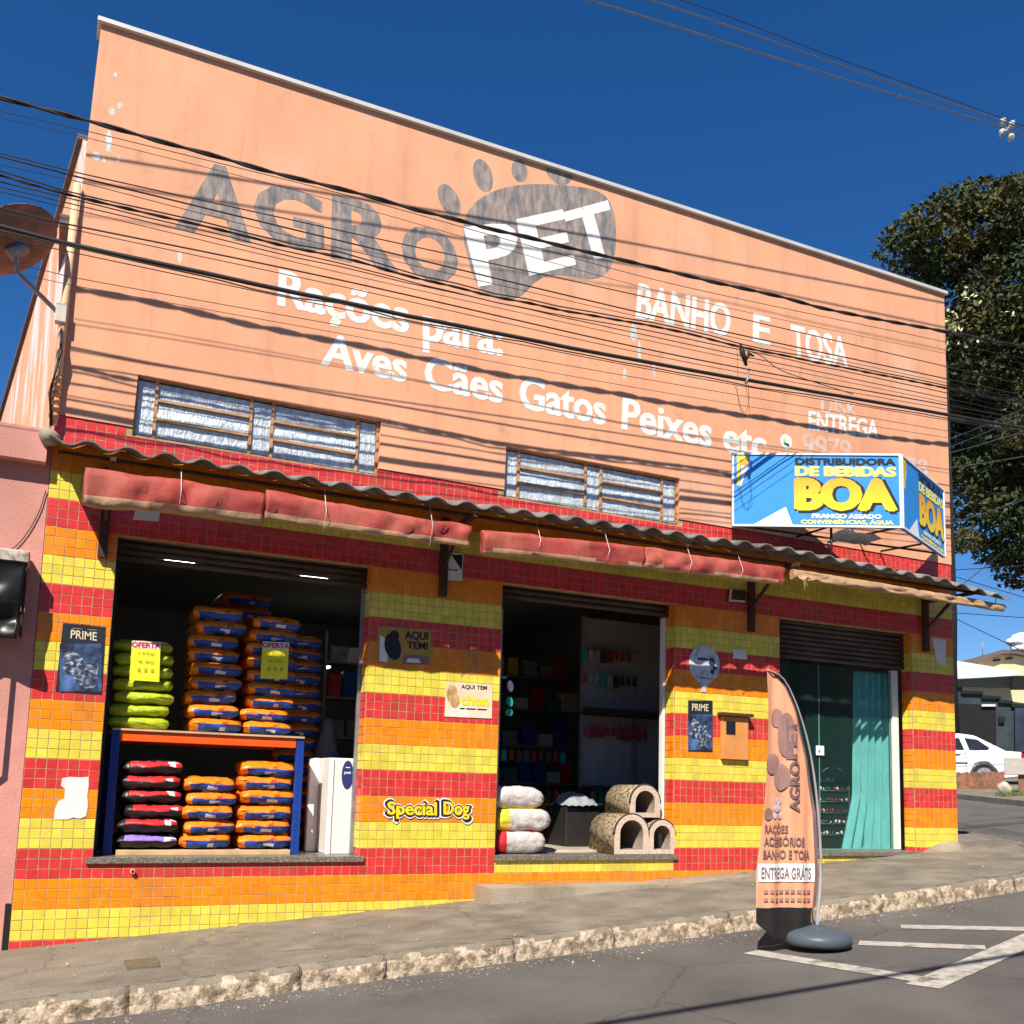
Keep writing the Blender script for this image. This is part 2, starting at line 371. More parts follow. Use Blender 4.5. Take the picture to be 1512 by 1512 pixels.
# =================================================================== GROUND
def terr(name, poly_fn, xs, ys, mt, dz, label=None):
    bm = bmesh.new()
    V = [[bm.verts.new((x, y, G(x)+dz)) for x in xs] for y in ys]
    for j in range(len(ys)-1):
        for i in range(len(xs)-1): bm.faces.new((V[j][i], V[j][i+1], V[j+1][i+1], V[j+1][i]))
    return tag(obj(name, bm, mt), kind='structure')
terr('ground', None, [-900, -200, -60, -25, 0, 15, 32, 60, 200, 900], [-900, -200, -40, -10, 0, 10, 40, 200, 900], M['dirt'], -.20)
terr('road', None, [-120, -25, -5, 0, 5, 10, 15, 20, 32, 130], [-16, -8, -4, -2, 0, 4, 8, 14, 24, 60], M['asphalt'], -.135)

# pavement in front of the shops, rounding the corner on the right
KP = [(-14, -2.0), (-8, -2.0), (0, -2.0), (4, -2.02), (7, -2.08), (8.5, -1.98), (9.7, -1.45), (10.75, -.25), (11.65, 1.35), (13.2, 4.4), (17, 12), (24, 26)]
def kerb_path(step):
    out = []
    for a, b in zip(KP[:-1], KP[1:]):
        a = Vector(a); b = Vector(b); n = max(1, int((b-a).length/step))
        for i in range(n): out.append(a + (b-a)*i/n)
    out.append(Vector(KP[-1])); return out
bm = bmesh.new(); kp = kerb_path(.25); prev = None
for p in kp:
    xin = p.x if p.y < -.9 else max(9.9, p.x-3.2)
    inner = Vector((min(p.x, 9.95), .02)) if p.y < -.9 else Vector((9.95 + max(0, (p.y-1))*.02, max(p.y, .02)))
    row = []
    for k in range(9):
        t = .05 + .95*k/8; x = p.x + (inner.x-p.x)*t; y = p.y + (inner.y-p.y)*t
        z = G(x) + (.012*noise.noise(Vector((x*1.1, y*1.7, 0))) - .004 if 0 < k < 8 else -.004)
        row.append(bm.verts.new((x, y, z)))
    if prev:
        for k in range(8):
            f = bm.faces.new((prev[k], row[k], row[k+1], prev[k+1])); f.smooth = True
    prev = row
pave = tag(obj('pavement', bm, M['concrete']), kind='structure')
WL[pave.name] = Matrix.Identity(4)
# kerb stones, each one a piece
path = kerb_path(.02); acc = 0; start = 0; lens = [.86, .72, 1.0, .58, .92, .8, 1.04, .66]
idx = 0; i = 0; seg = []
def kerb_stone(pts, seed):
    bm = bmesh.new(); rings = []
    n = len(pts)
    for a, p in enumerate(pts):
        d = (pts[min(a+1, n-1)] - pts[max(a-1, 0)]).normalized(); nr = Vector((d.y, -d.x))   # outwards to the road
        z = G(p.x); e = .012*math.exp(-min(a, n-1-a)/.6)
        prof = [(-.13, -.20), (-.13, .004), (-.07, .012), (-.03-e*.4, .004), (-.008-e, -.022), (.004-e, -.06), (.008-e, -.10), (.014-e, -.20)]
        row = []
        for k, (o, h) in enumerate(prof):
            q = Vector((p.x*7+seed*3.1, p.y*7, k*1.7)); nn = noise.noise(q*1.7)
            nn2 = noise.noise(q*4.1)
            nn3 = noise.noise(q*9.3); dn = (.030*nn + .022*nn2 + .014*nn3 - .010) if 3 <= k <= 6 else 0
            row.append(bm.verts.new((p.x + nr.x*(o+dn), p.y + nr.y*(o+dn), z + h + (.014*nn2 + .010*nn - e*.25 if 2 <= k <= 5 else .004*nn2))))
        rings.append(row)
    for a in range(n-1):
        for k in range(7):
            f = bm.faces.new((rings[a][k], rings[a][k+1], rings[a+1][k+1], rings[a+1][k])); f.smooth = True; f.material_index = 1 if k < 3 or (k == 3 and noise.noise(Vector((pts[a].x*6, pts[a].y*6, 5))) > -.15) else 0
    bm.faces.new(rings[0][::-1]); bm.faces.new(rings[-1])
    bmesh.ops.recalc_face_normals(bm, faces=bm.faces[:])
    return bm
s0 = 0; k = 0
while s0 < len(path)-10 and k < 34:
    n = int(lens[k % 8]/.02); pts = path[s0:s0+n+1]
    if len(pts) < 6: break
    sub = pts[::2] + ([pts[-1]] if (len(pts)-1) % 2 else [])
    if -5 < pts[0].x < 15: obj('kerb_stone', kerb_stone(sub, k), [M['kerb'], M['concrete']], pave, loc=(pts[0].x, pts[0].y, G(pts[0].x)))
    s0 += n; k += 1
# patch lid in the pavement
def gp(px, py, dz=0):
    r = ray(px, py); nrm = Vector((-.073, 0, 1)); t = ((-.28+dz) - nrm.dot(CAM))/nrm.dot(r); return CAM + r*t
bm = bmesh.new(); prism(bm, [gp(*p, .009) for p in ((183, 1418), (232, 1413), (236, 1425), (189, 1429))], (0, 0, -.02))
tag(obj('access_cover', bm, mat('cover_cement', (.15, .115, .07), .9, .2, 20, .4, 60)), 'small brown rectangular cover set in the pavement below the shop window sill', 'access cover')
# concrete step under the second doorway
bm = bmesh.new()
xa, xb, yd, zt = 3.72, 6.55, -.36, .128
N1 = 16
def stepv(u):
    x = xa + (xb-xa)*u; return x
for i in range(N1):
    x0, x1 = stepv(i/N1), stepv((i+1)/N1)
    for (a, b, c, d) in (((x0, yd, G(x0)-.05), (x1, yd, G(x1)-.05), (x1, yd+.01, max(zt, G(x1)+.004)), (x0, yd+.01, max(zt, G(x0)+.004))), ((x0, yd+.01, max(zt, G(x0)+.004)), (x1, yd+.01, max(zt, G(x1)+.004)), (x1, -.001, max(zt, G(x1)+.006)), (x0, -.001, max(zt, G(x0)+.006)))):
        quad(bm, (a, b, c, d))
quad(bm, ((xa, -.001, G(xa)-.05), (xa, yd, G(xa)-.05), (xa, yd+.01, zt), (xa, -.001, zt)))
quad(bm, ((xb, yd, G(xb)-.05), (xb, -.001, G(xb)-.05), (xb, -.001, G(xb)+.006), (xb, yd+.01, G(xb)+.006)))
bmesh.ops.remove_doubles(bm, verts=bm.verts[:], dist=.0008)
tag(obj('doorstep', bm, M['step']), 'worn beige concrete step along the wall under the middle doorway', 'step')
for i, (xa_, xb_, hh_, cc) in enumerate(((-22, -8, 6.2, (.32, .30, .26)), (-7.9, 6, 5.2, (.36, .27, .2)), (6.1, 20, 6.8, (.25, .27, .28)), (20.1, 34, 5.6, (.36, .33, .27)))):  # unseen houses across the street, added to cut low sky light on the front
    t = thing('opposite_house', ['unseen two storey greyish house opposite, far left', 'unseen low ochre house opposite the shop', 'unseen tall bluish house opposite the shop', 'unseen cream house opposite, far right'][i], 'house', ((xa_+xb_)/2, -21, G((xa_+xb_)/2)-.15))
    obj('wall', B(((xa_, -28, -1.5), (xb_, -16.5, hh_ + G((xa_+xb_)/2)))), mat('opposite_wall', cc, .9, .15, 1), t)
    for k_ in range(3): obj('window', B(((xa_+2+k_*4, -16.49, 1.2), (xa_+3.6+k_*4, -16.44, 2.6))), mat('opposite_glass', (.03, .03, .035), .2, .1) if 'opposite_glass' not in bpy.data.materials else bpy.data.materials['opposite_glass'], t)
    obj('roof', B(((xa_-.3, -28.3, hh_+G((xa_+xb_)/2)+.002), (xb_-.02, -16.2, hh_+G((xa_+xb_)/2)+.25))), mat('opposite_roof', (.2, .1, .07), .9, .2), t)
bm = bmesh.new(); tube(bm, [(-14, -7.8, 5.1), (-4, -7.75, 5.2), (4, -7.75, 5.5), (14, -7.0, 6.2), (26, -6.9, 7.4)], .036, 6)
tag(obj('overhead_cable', bm, M['wire'], loc=(4, -7.15, 5.5)), 'thick cable bundle over the road, known by its shadow on the asphalt', 'cable')
# small render lump at the foot of the right corner
bm = bmesh.new(); bmesh.ops.create_icosphere(bm, subdivisions=3, radius=1)
for v in bm.verts:
    nn = noise.noise(v.co*1.6)*.3
    v.co = Vector((9.62 + v.co.x*(.34+nn*.2), -.02 + v.co.y*(.13+nn*.05), G(9.62)-.03 + v.co.z*(.12+nn*.05) + (v.co.x*.03)))
tag(obj('cement_patch', bm, M['step'], smooth=True), 'smeared cement lump at the foot of the right corner of the tiled wall', 'cement patch')

# road markings : hatched triangle
def strip(name_bm, a, b, wd):
    a, b = Vector(a), Vector(b); d = (b-a).normalized(); nr = Vector((-d.y, d.x))*wd/2; n = 8
    for i in range(n):
        p = a+(b-a)*i/n; q = a+(b-a)*(i+1)/n
        quad(name_bm, [(*(p-nr), G(p.x-nr.x)-.131), (*(q-nr), G(q.x-nr.x)-.131), (*(q+nr), G(q.x+nr.x)-.131), (*(p+nr), G(p.x+nr.x)-.131)])
def gxy(px, py): p = gp(px, py, -.131); return (p.x, p.y)
bm = bmesh.new()
e1 = Vector(gxy(1362, 1456)); e2 = Vector(gxy(1512, 1390)); ed = (e2-e1).normalized()
strip(bm, e1, e1+ed*4.2, .20)
p = Vector(gxy(1108, 1405)); q = Vector(gxy(1372, 1448)); strip(bm, p, q, .15)
hd = (q-p).normalized()
for px_, qx_ in (((1268, 1392), (1455, 1399)), ((1330, 1368), (1540, 1372))):
    a = Vector(gxy(*px_)); b = Vector(gxy(*qx_)); strip(bm, a, b, .16)
tag(obj('hatched_road_marking', bm, M['paintline']), kind='structure')

# grit and scraps gathered along the kerb and on the pavement
Vg, Fg = [], []
for k_ in range(2600):
    x_ = random.uniform(-1, 9)
    if k_ % 3: y_ = -2.06 - abs(random.gauss(0, .16)); z_ = G(x_)-.134
    else: y_ = random.uniform(-1.85, -.05); z_ = G(x_)+.004
    if x_ > 7.5 and k_ % 3: continue
    r_ = random.choice((.003, .004, .006, .009)) if random.random() < .96 else .016; b_ = len(Vg); a_ = random.uniform(0, 6.3)
    for q in range(3): Vg.append((x_+r_*math.cos(a_+q*2.1), y_+r_*math.sin(a_+q*2.1)*random.uniform(.5, 1), z_))
    Vg.append((x_, y_, z_+r_*random.uniform(.4, .9)))
    Fg += [(b_, b_+1, b_+3), (b_+1, b_+2, b_+3), (b_+2, b_, b_+3)]
me = bpy.data.meshes.new('grit'); me.from_pydata(Vg, [], Fg); me.materials.append(mat('grit', (.22, .18, .13), .95, .5, 60, col2=(.42, .36, .28), c2s=40))
o = bpy.data.objects.new('grit', me); COL.objects.link(o); o['kind'] = 'stuff'

# =================================================================== SHOP BUILDING
W = 9.86; TOP = 7.27; TZ = 3.822; T = .075
shop = thing('shop_building', 'peach painted corner shop with red, orange and yellow striped tiles and big painted lettering', 'building', (W/2, 3, 0))
DOORS = [(7*W/131, 35*W/131, .345, 2.925), (52*W/131, 78*W/131, .345, 2.925), (96*W/131, 122*W/131, .37, 2.925)]   # x0, x1, z0, z1
WINS = [(.57, 2.645, 3.755, 4.28), (3.895, 5.90, 3.755, 4.265)]
TH = .16
def lean(bm):
    for v in bm.verts:
        k = max(0, (v.co.z-3.85)/(TOP-3.85)); u = max(0, 1 - v.co.x/W)
        v.co.x += .085*k*u; v.co.z -= .05*k*u
def wall_with_holes(name, x0, x1, z0, z1, y0, y1, holes, mt, parent):
    xs = sorted({x0, x1, *[h[0] for h in holes], *[h[1] for h in holes]}); zs = sorted({z0, z1, *[h[2] for h in holes], *[h[3] for h in holes]})
    bm = bmesh.new()
    for a, b in zip(xs[:-1], xs[1:]):
        run = None
        for c, d in zip(zs[:-1], zs[1:]):
            mx_, mz_ = (a+b)/2, (c+d)/2
            if any(h[0] < mx_ < h[1] and h[2] < mz_ < h[3] for h in holes): continue
            quad(bm, [(a, y0, c), (b, y0, c), (b, y0, d), (a, y0, d)])
            quad(bm, [(b, y1, c), (a, y1, c), (a, y1, d), (b, y1, d)])
    for h in holes:
        a, b, c, d = h[:4]
        quad(bm, [(a, y0, c), (a, y0, d), (a, y1, d), (a, y1, c)]); quad(bm, [(b, y0, d), (b, y0, c), (b, y1, c), (b, y1, d)])
        if d < z1-.003: quad(bm, [(a, y0, d), (b, y0, d), (b, y1, d), (a, y1, d)])
        if c > z0+.003: quad(bm, [(b, y0, c), (a, y0, c), (a, y1, c), (b, y1, c)])
    if not any(h[3] > z1-.003 for h in holes): quad(bm, [(x0, y0, z1), (x1, y0, z1), (x1, y1, z1), (x0, y1, z1)])
    quad(bm, [(x0, y1, z0), (x0, y0, z0), (x0, y0, z1), (x0, y1, z1)]); quad(bm, [(x1, y0, z0), (x1, y1, z0), (x1, y1, z1), (x1, y0, z1)])
    bmesh.ops.remove_doubles(bm, verts=bm.verts[:], dist=.0005)
    if name == 'upper_wall': lean(bm)
    return obj(name, bm, mt, parent)
wall_with_holes('upper_wall', 0, W, TZ+.002, TOP, -.006, TH, [(a, b, max(c, TZ+.002), d) for a, b, c, d in WINS], M['peach'], shop)
wall_with_holes('lower_wall', 0, W, -.9, TZ, .0068, TH-.002, DOORS + [(a, b, c, TZ) for a, b, c, d in WINS], M['grout'], shop)
_b = B(((-.03, -.045, TOP+.002), (W+.03, TH+.04, TOP+.05)), bev=.006); lean(_b); obj('coping', _b, M['coping'], shop)
# side and back walls (the left one leans out slightly), roof
bm = bmesh.new()
L0, L1 = (0.02, TH+.002), (-.98, 8.0); z0, z1 = 6.27, 5.82
prism(bm, [(L0[0], L0[1], -1), (L1[0], L1[1], -1), (L1[0], L1[1], z1), (L0[0], L0[1], z0)], (.16, .02, 0))
sw = obj('side_wall', bm, mat('flaking_side_wall', PEACH, .9, .12, 1.5, .2, 60, col2=(.66, .64, .62), c2s=1.1, c2pos=(.52, .60), stretch=(3, 2.2, .55)), shop)
bm = bmesh.new(); prism(bm, [(L0[0]-.04, L0[1], z0+.003), (L1[0]-.04, L1[1], z1+.003), (L1[0]+.2, L1[1], z1+.003), (L0[0]+.2, L0[1], z0+.003)], (0, 0, .04)); obj('side_coping', bm, M['roof'], shop)
obj('right_wall', B(((W-.16, TH+.002, -1), (W, 8, 6.1))), M['peach'], shop)
obj('back_wall', B(((-.98, 8.002, -1), (W, 8.15, 6))), M['peach'], shop)
obj('roof', B(((-.1, TH+.004, 5.5), (W-.165, 7.99, 5.58))), M['roof'], shop)
# interior
obj('interior_floor', B(((.25, TH+.001, .30), (W-.17, 7.9, .38)),), M['floor'], shop)
bm = bmesh.new()
for q in ([(.27, 6.5, .38), (9.6, 6.5, .38), (9.6, 6.5, 3.4), (.27, 6.5, 3.4)], [(.28, TH, .38), (.28, 6.5, .38), (.28, 6.5, 3.4), (.28, TH, 3.4)], [(9.66, 6.5, .38), (9.66, TH, .38), (9.66, TH, 3.4), (9.66, 6.5, 3.4)], [(.27, TH, 3.4), (.27, 6.5, 3.4), (9.66, 6.5, 3.4), (9.66, TH, 3.4)]): quad(bm, q)
obj('interior_lining', bm, M['int'], shop)
obj('partition', B(((6.95, TH+.01, .384), (7.03, 6.49, 3.39))), M['int'], shop)
obj('lobby_lining', B(((7.05, 2.6, .384), (9.64, 2.66, 3.39))), mat('lobby_wall', (.22, .30, .27), .8, .1, 2), shop)
# sills
for n, (a, b, c, d) in enumerate(DOORS):
    obj('door_sill', B(((a-.05 if n != 1 else a-.01, -.022, c-.010), (b+.04, .35, c+.040)), bev=.004), M['granite'], shop)
# roller shutters rolled up in the heads
for n, (a, b, c, d) in enumerate(DOORS):
    low = (2.74, 2.80, 2.50)[n]
    bm = bmesh.new()
    k = 0; z = low
    sh = obj('roller_shutter', B(((a+.005, .15, 2.86), (b-.005, .156, 2.93))), M['shutter'], shop)
    WL[sh.name] = WL[shop.name]
    while z < 2.925:
        bm = bmesh.new(); tube(bm, [(a+.005, .135, z+.026), (b-.005, .135, z+.026)], .026, 8)
        obj('slat', bm, M['shutter'], sh); z += .055
# jamb frames
for (a, b, y0, y1, z0, z1, mt) in ((5.832, 5.862, .165, .225, .39, 2.80, 'white'), (9.03, 9.12, .165, .22, .42, 2.49, 'white'), (2.60, 2.63, .165, .2, .39, 2.75, 'steel'), (.53, .56, .165, .2, .39, 2.75, 'black'), (3.945, 4.0, .165, .2, .39, 2.7, 'steel'), (7.26, 7.30, .165, .2, .42, 2.49, 'steel')):
    obj('door_jamb', B(((a, y0, z0), (b, y1, z1))), M[mt], shop)

# ---- tiles
def tile_mesh(name, mt):
    bm = bmesh.new(); h = T/2-.0023
    box(bm, (-h, -.004, -h), (h, .007, h))
    top = [e for e in bm.edges if all(v.co.y < 0 for v in e.verts)]
    bmesh.ops.bevel(bm, geom=top, offset=.002, segments=1, affect='EDGES')
    me = bpy.data.meshes.new(name); bm.to_mesh(me); bm.free(); me.materials.append(mt); return me
TM = [tile_mesh('tile_orange', M['orange']), tile_mesh('tile_red', M['red']), tile_mesh('tile_yellow', M['yellow'])]
tiles = []
ncol = 131
TX = W/ncol
for r in range(-5, 51):
    for c in range(ncol):
        x = (c+.5)*TX; z = (r+.5)*T
        h = T/2
        ok = True
        for a, b, c0, d0 in DOORS:
            if a < x < b and c0 < z < d0: ok = False
        for a, b, c0, d0 in WINS:
            if a < x+.02 and x-.02 < b and z+.03 > c0: ok = False
        if not ok or z < G(x)-.03: continue
        if 3.75 < x < 6.5 and z < .122-.03: continue
        ci = (r//3) % 3
        if r >= 3 and z < .4 and (DOORS[1][0] < x < DOORS[1][1] or DOORS[2][0] < x < DOORS[2][1]): ci = 2
        depth = (Vector((x, 0, z))-CAM).dot(_f)
        s = _f.xy.length
        p = Vector((x, 0, z))-CAM; u = PX+FPX*p.dot(_r2)/depth; v = PY-FPX*p.dot(_u2)/depth
        vis = -5 < u < 1517 and v < 1512
        tiles.append((-(1/depth**3)*(-p.y) if vis else 0, x, z, ci))
tiles.sort()
for key, x, z, ci in tiles[:300]:
    link_mesh('tile', TM[ci], shop, Vector((x, .008+random.uniform(-.0008, .0012), z)) - Vector((W/2, 3, 0)), (random.uniform(-.012, .012), 0, random.uniform(-.014, .014)))
# the rest, joined
src = []
for me in TM: src.append(([v.co.copy() for v in me.vertices], [tuple(p.vertices) for p in me.polygons]))
V, F, MI = [], [], []
def add_tile(x, y, z, ci, rotz=0, sx=1.0):
    vs_, fs_ = src[ci]; b = len(V); cr, sr = math.cos(rotz), math.sin(rotz); a2 = random.uniform(-.012, .012); b2 = random.uniform(-.014, .014)
    for v in vs_:
        px_, py_, pz_ = v.x*sx, v.y + v.z*a2 + v.x*b2, v.z
        V.append((x + px_*cr - py_*sr - W/2, y + px_*sr + py_*cr - 3, z + pz_))
    for f in fs_: F.append(tuple(b+i for i in f)); MI.append(ci)
for key, x, z, ci in tiles[300:]: add_tile(x, .008+random.uniform(-.0008, .0012), z, ci)
# reveals of the openings (faces turned towards -x), two tiles deep
for n, (a, b, c0, d0) in enumerate(DOORS):
    r = 5
    while (r+.5)*T < d0:
        for kk in (0, 1): add_tile(b-.006, .052+kk*.073, (r+.5)*T, (r//3) % 3, R(90)+math.pi, .94)
        r += 1
me = bpy.data.meshes.new('tile_field'); me.from_pydata(V, [], F)
for s_ in SLOT: me.materials.append(s_)
me.polygons.foreach_set('material_index', MI)
o = link_mesh('tile_field', me, shop, (0, 0, 0)); o['kind'] = 'stuff'

# ---- upper windows
for n, (a, b, c, d) in enumerate(WINS):
    bars = [0, .075, .085+.355, .455+.09, .555+.34, 1.0]
    X_ = lambda t: a+.012 + (b-a-.024)*t
    cuts = [0, .075, .45, .54, .91, 1.0]
    bm = bmesh.new(); y0, y1 = .035, .065; f = .012
    box(bm, (a+.002, y0, c+.002), (b-.002, y1, c+.02)); box(bm, (a+.002, y0, d-.02), (b-.002, y1, d-.002))
    for t in cuts:
        x = X_(t); wv = .011 if t in (0, 1.0) else .013
        box(bm, (x-wv, y0-.003, c+.021), (x+wv, y1+.003, d-.021))
    for (ta, tb) in ((.075, .45), (.54, .91)):
        for hz in (1/3, 2/3):
            z = c+.02+(d-c-.04)*hz
            box(bm, (X_(ta)+.014, y0-.012, z-.012), (X_(tb)-.014, y1, z+.010))
    win = obj('window', bm, M['winframe'], shop); WL[win.name] = WL[shop.name]
    for i in range(5):
        xa_, xb_ = X_(cuts[i])+.0135, X_(cuts[i+1])-.0135
        rows = [(0, 1)] if i % 2 == 0 else [(0, 1/3), (1/3, 2/3), (2/3, 1)]
        for (ra, rb) in rows:
            za = c+.02+(d-c-.04)*ra+.012; zb = c+.02+(d-c-.04)*rb-.014
            ph = random.uniform(0, 50)
            tl_ = -.02 if (i % 2 and ra > .1 and rb < .9) else 0
            bm = bmesh.new()
            grid(bm, 14, 10, lambda u, v: Vector((xa_+(xb_-xa_)*u, .052 + tl_*(1-v) + .007*noise.noise(Vector((u*5*(xb_-xa_)*6+ph, v*4, ph))), za+(zb-za)*v)))
            obj('pane', bm, M['foil'], win)
# ---- painted lettering and paw
def wallpart(bm, mt, nm='painted_lettering'): return obj(nm, bm, mt, shop)
bm = bmesh.new()
for ch, q in (('A', ((262, 335), (370, 358), (278, 238), (352, 252))), ('G', ((380, 352), (476, 375), (377, 262), (474, 290))), ('R', ((492, 379), (588, 402), (494, 291), (580, 309))), ('O', ((594, 404), (676, 424), (596, 326), (672, 345)))):
    if ch == 'A': q = ((262, 335), (368, 356), (282, 237), (342+26, 258))
    bm = bmesh.new(); wallq(bm, ch, q, -.0072, bold=.046, fit='cap' if ch in 'AR' else 'box'); wallpart(bm, M['wallgrey'], 'painted_letter')
def z2(x, y): return (500+x/3.024, 150+y/3.024)
bl = [(560, 520), (600, 455), (680, 402), (780, 374), (900, 366), (1040, 375), (1150, 392), (1205, 430), (1236, 510), (1240, 610), (1228, 720), (1185, 783), (1110, 797), (1030, 778), (945, 774), (880, 798), (832, 858), (780, 884), (700, 876), (640, 848), (600, 780), (572, 690), (556, 600)]
pw = [at(*z2(*p), -.0070) for p in bl]
# smooth the outline
def chaikin(P_, n=2):
    for _ in range(n):
        o_ = []
        for i in range(len(P_)):
            a, b = P_[i], P_[(i+1) % len(P_)]; o_ += [a.lerp(b, .25), a.lerp(b, .75)]
        P_ = o_
    return P_
bm = bmesh.new(); outline_mesh(bm, chaikin(pw))
for (cx, cy, rx, ry, tl_) in ((495, 440, 46, 72, .5), (645, 330, 44, 72, .22), (808, 308, 36, 50, -.05)):
    c_ = at(*z2(cx, cy), -.009); k_ = abs(at(*z2(cx+10, cy), 0).x - at(*z2(cx-10, cy), 0).x)/20; kz = abs(at(*z2(cx, cy+10), 0).z - at(*z2(cx, cy-10), 0).z)/20
    outline_mesh(bm, [Vector(p) for p in ell(c_.x, c_.z, rx*k_, ry*kz, tl_, -.0070)])
c_ = at(*z2(985, 300), -.009)
outline_mesh(bm, [p for p in [Vector(q) for q in ell(c_.x, c_.z, .16, .17, 0, -.0070, 40)] if p.z < TOP-.004])
wallpart(bm, M['wallgrey'], 'painted_paw')
bm = bmesh.new()
wallq(bm, 'P', [z2(*p) for p in ((628, 818), (800, 790), (566, 568), (790, 540))], -.0084, bold=.036, fit='cap')
wallq(bm, 'E', [z2(*p) for p in ((855, 770), (1052, 722), (800, 532), (1000, 488))], -.0084, bold=.036, fit='cap')
wallq(bm, 'T', [z2(*p) for p in ((1070, 718), (1255, 670), (1008, 500), (1200, 448))], -.0084, bold=.036, fit='cap')
wallpart(bm, M['wallwhite'], 'painted_word')
for s_, q in (('Rações', ((410, 449), (603, 491), (413, 399), (604, 442))), ('para:', ((625, 501), (742, 525), (625, 450), (742, 478))),
              ('Aves', ((474, 537), (600, 564), (480, 492), (602, 520))), ('Cães', ((627, 571), (742, 595), (628, 526), (743, 551))),
              ('Gatos', ((767, 601), (894, 627), (768, 556), (895, 583))), ('Peixes', ((918, 632), (1050, 660), (920, 588), (1051, 617))), ('etc', ((1068, 664), (1131, 678), (1068, 621), (1131, 636))),
              ('BANHO', ((939, 468), (1078, 497), (943, 419), (1079, 452))), ('E', ((1112, 504), (1137, 510), (1113, 463), (1137, 469))), ('TOSA', ((1170, 527), (1252, 541), (1168, 480), (1251, 501))),
              ('ENTREGA', ((1194, 634), (1297, 646), (1194, 607), (1297, 622)))):
    bm = bmesh.new(); wallq(bm, s_, q, -.0076, bold=.034); wallpart(bm, M['wallwhite'], 'painted_word')
bm = bmesh.new()
bm = bmesh.new(); wallq(bm, 'DISK', ((1212, 609), (1268, 616), (1212, 588), (1268, 596)), -.0076, bold=.03); wallpart(bm, M['faint'], 'painted_word')
bm = bmesh.new(); wallq(bm, '9979', ((1185, 672), (1257, 682), (1185, 640), (1257, 652)), -.0076, bold=.03); wallpart(bm, M['faint'], 'painted_word')
bm = bmesh.new(); wallq(bm, '78', ((1338, 700), (1370, 704), (1338, 675), (1370, 680)), -.0076, bold=.03); wallpart(bm, M['faint'], 'painted_word')
c_ = at(1161, 652, -.0078); bm = bmesh.new(); outline_mesh(bm, [Vector(p) for p in ell(c_.x, c_.z, .085, .085, 0, -.0078)])
wallpart(bm, M['wallwhite'], 'painted_phone_disc')
bm = bmesh.new(); tube(bm, [(c_.x-.035, -.012, c_.z+.03), (c_.x-.03, -.012, c_.z-.02), (c_.x+.03, -.012, c_.z-.035)], .012, 5); wallpart(bm, mat('phone_green', (.25, .5, .12), .8, .1), 'painted_phone_mark')
# flaked plaster near the top-left corner, hairline crack
bm = bmesh.new()
for (cx, cy, rx, ry, sd) in ((161, 208, 5, 15, 1), (142, 230, 6, 7, 2), (165, 165, 4, 8, 3), (178, 156, 5, 4, 4), (154, 236, 3, 4, 5), (170, 110, 3, 4, 6), (175, 235, 2.2, 5, 8), (265, 378, 3.5, 10, 9), (936, 492, 5, 12, 10), (944, 520, 2.5, 16, 11), (922, 552, 2.5, 8, 12), (966, 545, 2.2, 10, 13)):
    pts = []
    for k in range(14):
        a = 2*math.pi*k/14; rr = 1 + .55*noise.noise(Vector((math.cos(a)*1.3, math.sin(a)*1.3, sd*5.3)))
        pts.append(at(cx + rx*rr*math.cos(a), cy + ry*rr*math.sin(a), -.0069))
    bm = bmesh.new(); outline_mesh(bm, pts); wallpart(bm, M['peel'], 'flaked_patch')

# ---- canopy of corrugated fibre cement
def front_z(x):
    P_ = [(-.1, 3.375), (3.2, 3.385), (6.6, 3.435), (8.8, 3.375), (9.9, 3.275)]
    for (a, za), (b, zb) in zip(P_[:-1], P_[1:]):
        if x <= b: return za + (zb-za)*(x-a)/(b-a)
    return P_[-1][1]
bm = bmesh.new(); PIT_ = .268; nx = 37*10
def cz(x, y):
    t = -y/.8; wob = .006*noise.noise(Vector((x*.9, 3, 0)))
    return 3.60 + (front_z(x)-3.60)*t + .027*math.cos(2*math.pi*x/PIT_ + .4)*(1.0 - .12*math.cos(4*math.pi*x/PIT_ + .8)) + wob
xs = [-.02 + 9.86*i/nx for i in range(nx+1)]
sheets = [(0, 38*2), (38*2, 38*4), (38*4, 38*6), (38*6, 38*8), (38*8, nx)]
can = obj('canopy', B(((.05, -.62, 3.33), (9.7, -.58, 3.352)), ((.05, -.22, 3.45), (9.7, -.18, 3.475))), M['brown'], shop); WL[can.name] = WL[shop.name]
for si, (i0, i1) in enumerate(sheets):
    bm = bmesh.new(); th = .012; dz = .0
    rows = []
    jit = (.016, -.012, .008, .018, -.008)[si]
    for y in (-.0-.004, -.4, -.8+jit):
        rows.append(([bm.verts.new((xs[i] + (.002 if i == i0 else 0), y, cz(xs[i], y)+jit*.3)) for i in range(i0, i1+1)], [bm.verts.new((xs[i] + (.002 if i == i0 else 0), y, cz(xs[i], y)-th+jit*.3)) for i in range(i0, i1+1)]))
    n = i1-i0
    for (t0, b0), (t1, b1) in zip(rows[:-1], rows[1:]):
        for i in range(n):
            f = bm.faces.new((t0[i], t1[i], t1[i+1], t0[i+1])); f.smooth = True
            f = bm.faces.new((b0[i], b0[i+1], b1[i+1], b1[i])); f.smooth = True
    t0, b0 = rows[0]; t1, b1 = rows[-1]
    for i in range(n): bm.faces.new((t1[i], b1[i], b1[i+1], t1[i+1]))
    for a_ in (0, n):
        for (ta, ba), (tb, bb) in zip(rows[:-1], rows[1:]): bm.faces.new((ta[a_], ba[a_], bb[a_], tb[a_]))
    bmesh.ops.recalc_face_normals(bm, faces=bm.faces[:])
    obj('corrugated_sheet', bm, M['fcement'], can)
